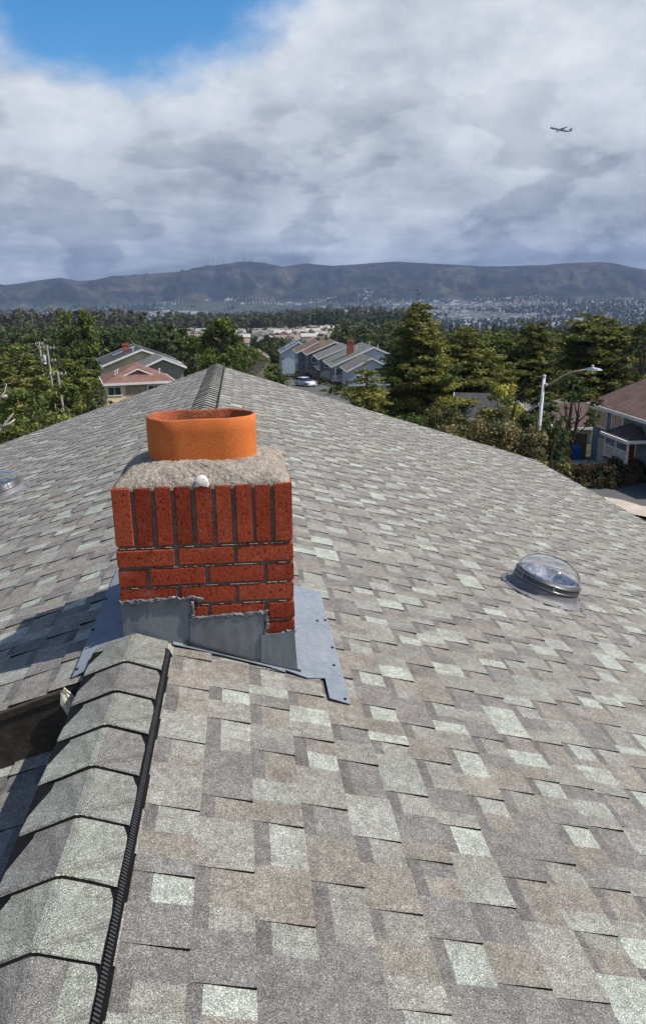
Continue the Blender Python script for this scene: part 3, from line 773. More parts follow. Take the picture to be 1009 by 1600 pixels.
# white dab of mortar at the front edge
wd = MB(); n = 18; c0 = atY(316, 768, CY0 + .012)
V = []; F = []; dp_ = [(1, .05), (1.0, .006), (.96, -.001), (.85, -.003), (.4, -.0038), (.02, -.004)]
for k_, y_ in dp_:
    for j in range(n):
        a = math.pi * (j / (n - 1) * 1.12 - .06); rr = .0255 * k_ * (1 + .10 * (random.random() - .5))
        V.append((c0[0] + rr * math.cos(a), CY0 + y_ + .0015 * random.random(), CZT + .001 + rr * 1.1 * math.sin(a)))
for i in range(len(dp_) - 1):
    for j in range(n - 1): F.append((i * n + j, i * n + j + 1, (i + 1) * n + j + 1, (i + 1) * n + j))
link('mortar_dab', npmesh('mortar_dab', np.array(V), np.array(F), 'white_dab', smooth=True), chim)
# oval clay pot
def stadium(hw, hd, n=26):
    out = []
    for k in range(n + 1): a = -math.pi / 2 + math.pi * k / n; out.append((hw - hd + hd * math.cos(a), hd * math.sin(a)))
    m_ = 8
    for k in range(1, m_): out.append((hw - hd - 2 * (hw - hd) * k / m_, hd))
    for k in range(n + 1): a = math.pi / 2 + math.pi * k / n; out.append((-(hw - hd) + hd * math.cos(a), hd * math.sin(a)))
    for k in range(1, m_): out.append((-(hw - hd) + 2 * (hw - hd) * k / m_, -hd))
    return np.array(out)
w_ = .0145
prof = [(0, POT['z0']), (0, .60), (.0008, .66), (0, POT['z1'] - .004), (-.003, POT['z1']), (-w_ + .003, POT['z1']), (-w_, POT['z1'] - .004), (-w_, .62), (-w_, POT['z0'] - .02)]
V = []; F = []; mi = []
for o_, z in prof:
    st_ = stadium(POT['hw'] + o_, POT['hd'] + o_); zz_ = np.full(len(st_), z)
    if abs(z - POT['z1']) < .005: zz_ = zz_ + (fbm(np.c_[st_ * 9, zz_ * 0], 3, 5) - .5) * .008
    V.append(np.c_[st_[:, 0] + POT['cx'], st_[:, 1] + POT['cy'], zz_])
n = len(V[0]); V = np.concatenate(V)
for q in range(len(prof) - 1):
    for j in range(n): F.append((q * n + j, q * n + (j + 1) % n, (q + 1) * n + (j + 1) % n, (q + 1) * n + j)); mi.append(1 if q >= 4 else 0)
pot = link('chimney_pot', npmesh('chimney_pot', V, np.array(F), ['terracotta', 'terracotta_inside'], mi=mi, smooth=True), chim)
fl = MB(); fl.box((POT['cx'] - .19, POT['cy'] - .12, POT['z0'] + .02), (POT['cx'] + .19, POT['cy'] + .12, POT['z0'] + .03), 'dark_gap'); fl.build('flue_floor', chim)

# flashing on the front face: three stepped plates, sealant beads on their tops
def face(px_, py_, y): return atY(px_, py_, y)
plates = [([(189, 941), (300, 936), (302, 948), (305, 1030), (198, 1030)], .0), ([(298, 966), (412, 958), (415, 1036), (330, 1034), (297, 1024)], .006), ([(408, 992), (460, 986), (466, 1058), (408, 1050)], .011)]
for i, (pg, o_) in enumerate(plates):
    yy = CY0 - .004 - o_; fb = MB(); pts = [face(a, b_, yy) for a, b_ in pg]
    fb.prism(pts, (0, -.003, 0), 'shaded_plate_paint'); fb.build('flashing_plate', chim)
beads = [[(189, 943), (215, 941), (245, 938), (275, 938), (300, 934), (318, 938)], [(300, 938), (302, 955), (300, 968)], [(298, 968), (330, 964), (360, 962), (390, 960), (418, 957)], [(414, 958), (418, 975), (414, 990)], [(412, 992), (430, 996), (448, 988), (462, 986)]]
for bd in beads:
    pts = []
    for (a, b_), (c_, d_) in zip(bd[:-1], bd[1:]):
        for t in np.linspace(0, 1, 9)[:-1]: pts.append(face(a + (c_ - a) * t, b_ + (d_ - b_) * t + random.uniform(-1.6, 1.6), CY0 - .006 - random.uniform(0, .004)))
    pts.append(face(*bd[-1], CY0 - .008))
    tb = MB(); tb.tube(pts, [.0080 * random.uniform(.6, 1.25) for _ in pts], 'sealant', 8, jit=.12); tb.build('sealant_bead', chim, smooth=True)
    tb = MB(); tb.tube([p_ + np.array([random.gauss(0, .003), -.004, .006 + random.gauss(0, .003)]) for p_ in pts], [.0050 * random.uniform(.4, 1.4) for _ in pts], 'sealant', 7, jit=.15); tb.build('sealant_bead', chim, smooth=True)
tb = MB(); tb.tube([face(a, b_, CY0 - .016) for a, b_ in ((290, 1003), (340, 1016), (390, 1030), (430, 1040), (470, 1048))], [.003, .0035, .005, .004, .0045], 'sealant_dark', 6, jit=.2); tb.build('sealant_bead', chim, smooth=True)
# pans lying on the roof
def pan(side, pts, n_=.0135, name='flashing_pan'):
    fb = MB(); lo = [on_plane(side, x, y, n_) for x, y in pts]; th_ = math.atan(SL[side])
    nv = np.array([side * math.sin(th_), 0, math.cos(th_)]) * .0025
    fb.prism(lo, nv, 'flashing_paint'); o = fb.build(name, chim)
    return o
pan(1, [(.50, 3.40), (.50, 2.50), (.60, 2.47), (.668, 2.50), (.668, 2.355), (.742, 2.345), (.742, 3.40)])
pan(1, [(.12, 2.54), (.125, 2.496), (.30, 2.500), (.46, 2.492), (.52, 2.478), (.52, 2.54)], .0125)
pan(-1, [(-.0, 3.40), (-.0, 2.40), (-.185, 2.335), (-.197, 3.40)])
sc1 = MB()
for side, pts in ((1, [(.69, 3.02), (.728, 3.05), (.728, 2.78), (.725, 2.37), (.715, 2.62)]), (-1, [(-.183, 3.0), (-.183, 2.7), (-.178, 2.38)])):
    for x, y in pts:
        p_ = on_plane(side, x, y, .016); sw = MB(); sw.lathe([(.0001, .006), (.005, .005), (.0065, .001), (.0065, 0)], 'black_screw', p_, 8); sw.build('screw', chim)

# ------------------------------------------------------------------ tubular skylights
def skylight(side, x, y, label):
    th_ = math.atan(SL[side]); base = Vector(on_plane(side, x, y, .010))
    T = Matrix.Translation(base) @ Matrix.Rotation(side * th_, 4, 'Y')
    root = empty('tubular_skylight', base, parent=house); root['label'] = label
    def L(prof, mat, name, n=40, smooth=True):
        q = MB(); q.lathe(prof, mat, (0, 0, 0), n, T=T); return q.build(name, root, smooth)
    L([(.285, .0), (.285, .003), (.245, .005), (.228, .012), (.221, .035), (.216, .06)], 'flange_metal', 'flashing_skirt')
    L([(.217, .03), (.2165, .112), (.208, .119), (.19, .119)], 'collar_metal', 'collar')
    L([(.2185, .070), (.2212, .072), (.2185, .074)], 'chrome', 'trim_ring'); L([(.218, .105), (.2207, .107), (.218, .109)], 'chrome', 'trim_ring')
    L([(.187, .119), (.178, .127), (.168, .05), (.05, .045), (.0005, .045)], 'mirror_tube', 'mirror_tube')
    prof = [(.209, .107), (.209, .119)] + [(.209 * math.cos(a), .119 + .125 * math.sin(a)) for a in np.linspace(.06, math.pi / 2 - .01, 14)]
    inner = [(r_ - .003, z - .003) for r_, z in prof][::-1]
    L(prof + inner, 'acrylic', 'dome', 48)
    for k in range(6):
        a = k * math.pi / 3 + .3; q = MB()
        ca, sa = math.cos(a), math.sin(a); c_ = np.array([.2178 * ca, .2178 * sa, .0]); t_ = np.array([-sa, ca, 0]) * .004; o_ = np.array([ca, sa, 0]) * .003
        P = [c_ - t_, c_ + t_, c_ + t_ + o_, c_ - t_ + o_]
        q.hexa([p_ + np.array([0, 0, .070]) for p_ in P] + [p_ + np.array([0, 0, .114]) for p_ in P], 'chrome')
        link('clip', q.mesh('clip', T=T), root)
    for k in range(8):
        a = k * math.pi / 4; q = MB(); q.lathe([(.0005, .009), (.006, .008), (.008, .003)], 'black_screw', (.270 * math.cos(a), .270 * math.sin(a), 0), 8, T=T); q.build('screw', root)
d_ = ray(842, 915)
def hit(side, px_, py_, n_=.0):
    d = ray(px_, py_); k = -SL[side] * side
    t = (APEX + n_ + k * CAM[0] - CAM[2]) / (d[2] - k * d[0]); return CAM + d * t
h1 = hit(1, 846, 926); skylight(1, h1[0], h1[1], 'round clear dome skylight with dark collar on the sunny slope')
h2 = hit(-1, 3, 778); skylight(-1, h2[0], h2[1], 'round clear dome skylight on the shaded slope by the trees')

# ------------------------------------------------------------------ foliage
def leaf_quads(C, Rad, cnt, size, r, flat=0.0, aspect=.45, shell=.5, out_from=None):
    """C (n,3) clump centres, Rad (n,3) radii, cnt leaves per clump; returns V,F and the clump index of each leaf"""
    idx = np.repeat(np.arange(len(C)), cnt); N = len(idx)
    d = r.normal(size=(N, 3)); d /= np.linalg.norm(d, axis=1)[:, None]
    rr = (shell + (1 - shell) * r.random(N)) ** .7 * np.where(r.random(N) < .8, 1, r.random(N))
    P = C[idx] + d * Rad[idx] * rr[:, None]
    u = r.normal(size=(N, 3)); u[:, 2] *= (1 - flat)
    if out_from is not None: u += 1.2 * (d * np.array([1, 1, .25]))
    u /= np.linalg.norm(u, axis=1)[:, None] + 1e-9
    w = r.normal(size=(N, 3)); w[:, 2] *= (1 - flat * .6); w -= (w * u).sum(1)[:, None] * u; w /= np.linalg.norm(w, axis=1)[:, None] + 1e-9
    s = size * r.uniform(.6, 1.35, N)[:, None]
    a, b_ = u * s, w * s * aspect
    V = np.stack([P - a, P + b_ - a * .1, P + a, P - b_ + a * .1], 1).reshape(-1, 3)
    return V, np.arange(N * 4).reshape(-1, 4), idx
LEAFK = 1.42
def leaf_tones(idx, ncl, base, r, vc=.28, vl=.30, alt=None, pa=.25):
    b_ = np.array(base) * LEAFK * np.array([1.18, 1.03, .9]); cl = b_[None] * r.uniform(1 - vc, 1 + vc, ncl)[:, None]
    if alt is not None:
        k = r.random(ncl) < pa; cl[k] = np.array(alt)[None] * r.uniform(1 - vc, 1 + vc, k.sum())[:, None]
    return cl[idx] * r.uniform(1 - vl, 1 + vl, len(idx))[:, None]
def conifer(H, R, r, base, alt, layers=None, dens=1.0, lean=0.0, bottom=.10, size=.19, profile=None, pads=1.0, droop=.05):
    """layered cypress: level boughs carrying flat sprays"""
    C = []; Ra = []; tb = MB(); layers = layers or int(H * 1.6)
    top = np.array([lean * H, 0, H * .97])
    tp = [np.array([0, 0, -.6]), np.array([.02 * H, 0, H * .3]), np.array([lean * H * .5 - .01 * H, .01 * H, H * .62]), top]
    tb.tube(tp, [.030 * H, .024 * H, .014 * H, .004 * H], 'bark', 7)
    for k in range(layers):
        t = bottom + (1 - bottom) * ((k + r.uniform(-.3, .3)) / layers); t = min(max(t, .04), .985)
        pr = profile(t) if profile else (1 - t) ** .72
        L = R * pr * r.uniform(.8, 1.15) + .35; nb = max(4, int(4 + 5 * pr)); a0 = r.random() * 6.28
        ax = np.array([np.interp(t, [0, .3, .62, 1], [p[0] for p in tp]), 0, t * H])
        for q in range(nb):
            a = a0 + 6.283 * q / nb + r.uniform(-.4, .4); Lq = L * r.uniform(.55, 1.2); dv = np.array([math.cos(a), math.sin(a), 0])
            rise = r.uniform(-.02, .16) - droop * 2 * (1 - t)
            end = ax + dv * Lq + np.array([0, 0, Lq * rise])
            tb.tube([ax, ax + dv * Lq * .5 + np.array([0, 0, Lq * (rise * .3 - .02)]), end], [.010 * H * (1 - t * .7), .005 * H * (1 - t * .6), .0015 * H], 'bark', 4, cap=False)
            npad = max(2, int((1.6 + Lq * 1.15) * pads))
            for j in range(npad):
                f = .30 + .72 * (j + r.random()) / npad; sp = Lq * .30 * r.normal()*.7
                c_ = ax + dv * Lq * f + np.array([-dv[1], dv[0], 0]) * sp + np.array([0, 0, Lq * rise * f + r.normal() * .12])
                w = (.32 + .30 * Lq * .35) * r.uniform(.7, 1.25); C.append(c_); Ra.append((w, w, w * r.uniform(.26, .5)))
    for j in range(int(6)): C.append(top + r.normal(size=3) * np.array([.15, .15, .5]) - np.array([0, 0, .3])); Ra.append((.28, .28, .55))
    C = np.array(C); Ra = np.array(Ra); cnt = np.maximum(6, (Ra[:, 0] ** 2 * 95 * dens / (size / .19) ** 1.6)).astype(int)
    V, F, idx = leaf_quads(C, Ra, cnt, size, r, .62, .42, .3, True)
    return tb, npmesh('crown', V, F, 'leaf', leaf_tones(idx, len(C), base, r, .25, .33, alt, .3))
def pine(H, R, r, base, alt, n=70, size=.22, low=.3, dens=1.0, flat=.55, forks=3, trunk_r=.022, shape=None, barkmat='bark'):
    """broad crown of rounded clumps on forked limbs"""
    C = []; Ra = []; tb = MB(); stems = []
    for k in range(forks):
        a = r.random() * 6.28; sp = R * (.0 if k == 0 else r.uniform(.25, .55))
        e = np.array([math.cos(a) * sp, math.sin(a) * sp, H * (.9 if k == 0 else r.uniform(.6, .85))]); b0 = np.array([0, 0, H * (0 if k == 0 else r.uniform(.12, .3))])
        pts = [np.array([0, 0, -.6]) if k == 0 else b0, b0 * .5 + e * .5 + r.normal(size=3) * .02 * H - np.array([0, 0, .05 * H]), e]
        tb.tube(pts, [trunk_r * H * (1 if k == 0 else .6), trunk_r * H * (.65 if k == 0 else .4), trunk_r * H * .15], barkmat, 7); stems.append(pts)
    for k in range(n):
        t = low + (1 - low) * r.random() ** .85; pr = shape(t) if shape else math.sin(math.pi * min(1, (t - low) / (1 - low) * .82 + .16)) ** .6
        a = r.random() * 6.28; rr_ = R * pr * r.uniform(.35, 1.0) ** .5
        c_ = np.array([math.cos(a) * rr_, math.sin(a) * rr_, t * H]); w = R * .17 * r.uniform(.65, 1.45)
        C.append(c_); Ra.append((w, w, w * flat * r.uniform(.8, 1.2)))
        if k % 3 == 0:
            s_ = stems[int(r.integers(len(stems)))]; f = r.uniform(.35, .8); o_ = s_[0] * (1 - f) + s_[2] * f
            if o_[2] > c_[2] - .02 * H: o_ = s_[0] * .6 + s_[2] * .4
            tb.tube([o_, (o_ + c_) / 2 - np.array([0, 0, .03 * H]), c_], [trunk_r * H * .28, trunk_r * H * .18, trunk_r * H * .06], barkmat, 5, cap=False)
    C = np.array(C); Ra = np.array(Ra); cnt = np.maximum(8, Ra[:, 0] ** 2 * 150 * dens / (size / .2) ** 2).astype(int)
    V, F, idx = leaf_quads(C, Ra, cnt, size, r, .2, .42, .45)
    return tb, npmesh('crown', V, F, 'leaf', leaf_tones(idx, len(C), base, r, .26, .32, alt, .25))
def shrub(H, R, r, base, alt, n=40, size=.08, dens=1.0, aspect=.5, stems=9):
    C = []; Ra = []; tb = MB()
    for k in range(stems):
        a = r.random() * 6.28; L = R * r.uniform(.3, .85); e = np.array([math.cos(a) * L, math.sin(a) * L, H * r.uniform(.55, 1.02)])
        tb.tube([np.array([r.normal() * .06 * R, r.normal() * .06 * R, -.3]), e * np.array([.45, .45, .5]), e], [.022 * H, .013 * H, .004 * H], 'bark', 5, cap=False)
    for k in range(n):
        a = r.random() * 6.28; t = r.random() ** .8; rr_ = R * math.sqrt(max(.05, 1 - (t * .9) ** 2)) * r.uniform(.3, 1) ** .5; w = min(R, H) * .22 * r.uniform(.6, 1.4)
        C.append((math.cos(a) * rr_, math.sin(a) * rr_, .08 * H + t * H * .92)); Ra.append((w, w, w * r.uniform(.6, 1.2)))
    C = np.array(C); Ra = np.array(Ra); cnt = np.maximum(10, Ra[:, 0] ** 2 * 75 * dens / (size / .2) ** 2).astype(int)
    V, F, idx = leaf_quads(C, Ra, cnt, size, r, 0, aspect, .3)
    return tb, npmesh('crown', V, F, 'leaf', leaf_tones(idx, len(C), base, r, .3, .4, alt, .3))
def plant(name, kind, pxc, D, ytop, label, seed, hw=None, cat='tree', group=None, drop=0.0, **k):
    r = np.random.default_rng(seed); g_ = on(pxc, D); zt = atD(pxc, ytop, D)[2]; H = zt - g_[2] + drop; g_[2] -= drop
    R = hw * D / F_PX * .98
    tb, cm = kind(H, R, r, k.pop('base'), k.pop('alt'), **k)
    o = empty(name, g_, label, cat, group)
    t = bpy.data.objects.new('trunk' if cat == 'tree' else 'stem', tb.mesh('trunk', True)); COL.objects.link(t); t.parent = o
    c_ = bpy.data.objects.new('crown', cm); COL.objects.link(c_); c_.parent = o
    return o
OLIVE = (.165, .165, .045); GREEN = (.090, .120, .032); DEEP = (.040, .058, .022); BLUEG = (.055, .075, .034); YEL = (.23, .235, .06)
wide = lambda t: (1 - t) ** .55 * (0.72 + .5 * min(1, t * 4))
plant('cypress_tree', conifer, 655, 66, 472, 'tall layered cypress rising beside the white railed house', 1, hw=88, base=(.115, .128, .040), alt=(.075, .10, .03), bottom=.06, size=.145, dens=1.5, layers=30, profile=lambda t: .95 * (1 - t) ** .62 * min(1, .75 + t * 2), pads=1.25)
plant('cypress_tree', conifer, 574, 56, 570, 'low bright young cypress at the foot of the tall one', 2, hw=50, base=(.125, .14, .042), alt=OLIVE, bottom=.04, size=.14, dens=1.2, layers=13, profile=lambda t: (1 - t) ** .5)
plant('cypress_tree', conifer, 728, 78, 512, 'layered cypress between the tall one and the pines', 3, hw=72, base=(.085, .102, .033), alt=OLIVE, bottom=.05, size=.19, dens=1.1, profile=wide, layers=26)
plant('cypress_tree', conifer, 778, 96, 518, 'flat topped cypress behind the yellow green bush', 4, hw=70, base=(.068, .090, .030), alt=GREEN, bottom=.05, size=.22, profile=lambda t: (1 - t) ** .35, layers=22)
plant('cypress_tree', conifer, 836, 92, 500, 'cypress with a pointed top behind the street lamp', 5, hw=60, base=(.082, .095, .030), alt=(.05, .066, .022), bottom=.05, size=.20, dens=1.2, layers=24, profile=lambda t: (1 - t) ** .5)
plant('cypress_tree', conifer, 935, 98, 494, 'broad bright topped cypress behind the brown hip roof', 6, hw=80, base=(.095, .110, .032), alt=(.055, .075, .022), bottom=.06, size=.22, dens=1.2, layers=24, profile=lambda t: (1 - t) ** .34)
plant('pine_tree', pine, 1012, 88, 505, 'dark pine beside the pole behind the brown roof', 7, hw=36, base=DEEP, alt=BLUEG, n=70, size=.22, low=.05, dens=1.2)
plant('pine_tree', pine, 903, 57, 588, 'dark forked pine beside the blue bin', 8, hw=42, base=DEEP, alt=(.045, .07, .022), n=42, size=.17, low=.42, dens=1.0, forks=3, trunk_r=.030, flat=.5)
plant('pine_tree', pine, 862, 60, 615, 'small dark pine behind the lamp post', 9, hw=36, base=DEEP, alt=GREEN, n=46, size=.17, low=.12)
plant('willow_bush', shrub, 797, 62, 606, 'yellow green bush beside the dark grey roof', 10, hw=44, cat='bush', base=YEL, alt=(.12, .15, .04), n=60, size=.14, dens=1.2)
# scrub just beyond the eave
SCR = (.120, .112, .062); SCR2 = (.070, .074, .036)
for i, (a, D, yt, w, lb) in enumerate([(718, 33, 672, 58, 'olive scrub bush with dull tips, in front of the layered cypress'), (785, 30, 664, 62, 'grey olive scrub bush in front of the yellow green bush'), (842, 28, 672, 48, 'olive scrub bush around the lamp post foot'),
                                        (700, 47, 640, 50, 'dark green bush between cypress and scrub'), (640, 44, 655, 48, 'dark bush under the tall cypress'), (780, 44, 645, 50, 'green bush behind the grey olive scrub'), (845, 45, 650, 40, 'dark green bush behind the lamp post'), (880, 44, 668, 30, 'dark green bush in front of the forked pine')]):
    plant('scrub_bush', shrub, a, D, yt, lb, 20 + i, hw=w, cat='bush', base=SCR if i < 3 else (DEEP if i in (4, 6, 7) else SCR2), alt=SCR2 if i < 3 else DEEP, n=130 if i < 3 else 100, size=.075 if i < 3 else .10, dens=1.5, aspect=.5, stems=9)
for i, (a, D, yt, w, lb) in enumerate([(872, 24, 712, 30, 'leafy yellowish shrub just beyond the gutter'), (897, 23, 722, 22, 'thin shrub with pale leaf tips above the road')]):
    plant('leafy_shrub', shrub, a, D, yt, lb, 40 + i, hw=w, cat='bush', base=(.16, .15, .06), alt=(.08, .085, .036), n=70, size=.055, dens=.8, aspect=.5, stems=10)
# left group
plant('pine_tree', pine, 120, 100, 481, 'tall full pine behind the utility poles', 50, hw=40, base=(.070, .10, .030), alt=(.045, .070, .022), n=130, size=.24, low=.10, dens=1.25, shape=lambda t: (1.05 - t) ** .30 * (.6 + .4 * t), flat=.8)
plant('cypress_tree', conifer, 22, 74, 540, 'flat crowned cypress with bright level boughs at the poles', 51, hw=62, base=(.105, .125, .038), alt=GREEN, bottom=.06, size=.18, profile=lambda t: (1 - t) ** .38, layers=20, dens=1.15)
plant('cypress_tree', conifer, 100, 80, 560, 'spreading bright cypress below the tall full pine', 52, hw=58, base=(.095, .118, .036), alt=GREEN, bottom=.06, size=.18, profile=lambda t: (1 - t) ** .4, layers=17, dens=1.1)
plant('pine_tree', pine, 88, 52, 605, 'bushy dark green pine standing close to the shaded slope', 53, hw=58, base=(.052, .080, .022), alt=OLIVE, n=110, size=.15, low=.1, dens=1.15, flat=.75)
plant('pine_tree', pine, 22, 47, 612, 'bushy pine with grey dead branches close to the shaded slope', 54, hw=58, base=(.060, .086, .026), alt=OLIVE, n=100, size=.15, low=.08, dens=1.0, flat=.7)
plant('pine_tree', pine, 146, 72, 598, 'dark narrow pine at the corner of the cream house', 55, hw=24, base=DEEP, alt=BLUEG, n=55, size=.17, low=.05)
plant('pine_tree', pine, -40, 60, 585, 'broad green pine beyond the shaded dome skylight', 56, hw=60, base=GREEN, alt=OLIVE, n=90, size=.17, low=.08)
plant('scrub_bush', shrub, 60, 38, 655, 'dark green bush against the shaded slope edge', 57, hw=70, cat='bush', base=GREEN, alt=DEEP, n=80, size=.10, dens=1.0)
# dead branches
db = empty('dead_branch', on(8, 44), 'bare grey dead branches poking out of a pine', 'branch'); q0 = np.array(db.location)
for k, pts in enumerate([[(-12, 690), (4, 668), (14, 655), (22, 645)], [(-14, 640), (2, 622), (8, 612), (11, 600)], [(4, 668), (16, 662), (24, 655)], [(2, 622), (12, 618)]]):
    tb = MB(); tb.tube([atD(a, b_, 43.5) for a, b_ in pts], [.11, .08, .05, .02][:len(pts)], 'bare_wood', 6); tb.build('branch', db, True)
# centre
plant('pine_tree', pine, 345, 112, 502, 'rounded bright pine behind the far end of the ridge', 60, hw=52, base=(.070, .100, .028), alt=(.045, .07, .022), n=110, size=.26, low=.1, dens=1.2, shape=lambda t: (1.02 - t) ** .42, flat=.7)
plant('pine_tree', pine, 300, 116, 528, 'green pine beside the grey gabled house', 61, hw=34, base=(.050, .078, .024), alt=GREEN, n=70, size=.25, low=.05, dens=1.1)
plant('pine_tree', pine, 392, 118, 545, 'low spreading pine between ridge end and row of houses', 62, hw=34, base=(.068, .096, .028), alt=GREEN, n=70, size=.24, low=.05, dens=1.1)
plant('cypress_tree', conifer, 427, 122, 548, 'small dark pointed cypress next to the row of houses', 63, hw=15, base=DEEP, alt=BLUEG, bottom=.02, size=.2, dens=1.3)
plant('pine_tree', pine, 262, 160, 517, 'dark pine rising behind the solar panels', 64, hw=34, base=BLUEG, alt=DEEP, n=70, size=.34, low=.05, dens=1.2)
plant('pine_tree', pine, 205, 150, 522, 'dark pine behind the red chimney on the left house', 65, hw=30, base=DEEP, alt=BLUEG, n=60, size=.33, low=.05, dens=1.2)

# trees further down the slope: copies of a few
MIDB = []
for i in range(4):
    r = np.random.default_rng(90 + i); tb, cm = pine(12.0, 5.0, r, [(.050, .072, .026), (.038, .058, .022), (.062, .082, .030), (.046, .062, .030)][i], DEEP, n=60, size=.55, low=.08, dens=1.5, shape=lambda t: (1.03 - t) ** .4, flat=.75)
    MIDB.append((tb.mesh('trunk', True), cm))
r = np.random.default_rng(123); k = 0
def midtree(x, y, sc, label, group, i):
    o = empty('hillside_tree', (x, y, hz_(x, y)), label, 'tree', group, rz=r.random() * 6.28); o.scale = (sc,) * 3
    for nm, me in (('trunk', MIDB[i][0]), ('crown', MIDB[i][1])):
        t = bpy.data.objects.new(nm, me); COL.objects.link(t); t.parent = o
for a, b_, n, d0, d1, s0, s1, lb, gr_ in [(-40, 140, 20, 150, 330, .75, 1.1, 'dark rounded tree on the slope behind the utility poles', 'trees behind the utility poles'), (140, 300, 14, 160, 330, .75, 1.05, 'dark rounded tree on the slope behind the solar panelled house', 'trees behind the solar panelled house'), (250, 430, 16, 190, 360, .55, .85, 'dark rounded tree below the rounded bright pine', 'trees below the rounded pine'), (540, 640, 14, 210, 330, .7, .95, 'dark rounded tree behind the pale blue sided house', 'trees behind the pale blue house'), (640, 1040, 22, 130, 240, .55, .75, 'dark rounded tree behind the layered cypresses', 'trees behind the cypresses'), (420, 520, 9, 230, 330, .45, .65, 'dark rounded tree between the row of houses and the valley neighbourhood', 'trees beyond the row of houses')]:
    for q in range(n):
        p_ = on(a + (b_ - a) * (q + r.random()) / n, d0 + (d1 - d0) * r.random())
        midtree(p_[0], p_[1], r.uniform(s0, s1), lb, gr_, int(r.integers(4)))

# the wood of tall eucalyptus across the middle distance: one mass
def wood(name, spots, label, base, alt, hmin, hmax, leaf, percl, seed, ncl=7, wide_=.2):
    r = np.random.default_rng(seed); spots = np.array(spots); n = len(spots); hh = height(spots[:, 0], spots[:, 1]); H = r.uniform(hmin, hmax, n)
    C = []; Ra = []
    t = np.linspace(.25, .97, ncl)[None] + r.uniform(-.05, .05, (n, ncl)); a = r.random((n, ncl)) * 6.28; rr_ = r.random((n, ncl)) * .13
    cx = spots[:, 0][:, None] + np.cos(a) * rr_ * H[:, None]; cy = spots[:, 1][:, None] + np.sin(a) * rr_ * H[:, None]; cz = hh[:, None] + t * H[:, None]
    C = np.stack([cx, cy, cz], -1).reshape(-1, 3); w = (H[:, None] * wide_ * .62 * r.uniform(.6, 1.2, (n, ncl))).reshape(-1); Ra = np.stack([w, w, w * .8], 1)
    V, F, idx = leaf_quads(C, Ra, np.full(len(C), percl), leaf, r, 0, .6, .4)
    T = leaf_tones(idx, len(C), base, r, .3, .3, alt, .3)
    # trunks as thin quads of two crossed faces
    z0 = hh - 1; z1 = hh + H * .7; wv = .016 * H; TV = []
    for ex, ey in ((1, 0), (0, 1)):
        TV.append(np.stack([np.c_[spots[:, 0] - ex * wv, spots[:, 1] - ey * wv, z0], np.c_[spots[:, 0] + ex * wv, spots[:, 1] + ey * wv, z0], np.c_[spots[:, 0] + ex * wv * .6, spots[:, 1] + ey * wv * .6, z1], np.c_[spots[:, 0] - ex * wv * .6, spots[:, 1] - ey * wv * .6, z1]], 1).reshape(-1, 3))
    TV = np.concatenate(TV); TF = np.arange(len(TV)).reshape(-1, 4) + len(V); tt = np.tile(np.array([[.16, .14, .12]]), (len(TF), 1))
    o = link(name, npmesh(name, np.concatenate([V, TV]), np.concatenate([F, TF]), 'leaf', np.concatenate([T, tt])))
    return setp(o, label, None, None, 'stuff')
def scatter(pxa, pxb, d0, d1, n, r, keep=None):
    out = []
    while len(out) < n:
        px_ = r.uniform(pxa, pxb); D = math.sqrt(r.uniform(d0 * d0, d1 * d1)); d = ray(px_, 500); d = d / math.hypot(d[0], d[1]); x, y = CAM[0] + d[0] * D, d[1] * D
        if keep is None or keep(px_, D, x, y): out.append((x, y))
    return out
r = np.random.default_rng(5)
wood('eucalyptus_wood', scatter(-250, 470, 840, 1060, 760, r) + scatter(470, 640, 880, 1060, 190, r) + scatter(-250, 225, 620, 840, 260, r), 'dark band of tall eucalyptus trees across the middle distance',
     (.055, .066, .042), (.085, .085, .055), 15, 26, 1.25, 26, 1)
wood('slope_wood', scatter(-250, 250, 300, 620, 420, r) + scatter(520, 640, 300, 620, 110, r), 'dark green woodland covering the slope below the houses',
     (.040, .056, .026), (.062, .074, .030), 9, 15, .8, 34, 2, 6, .34)

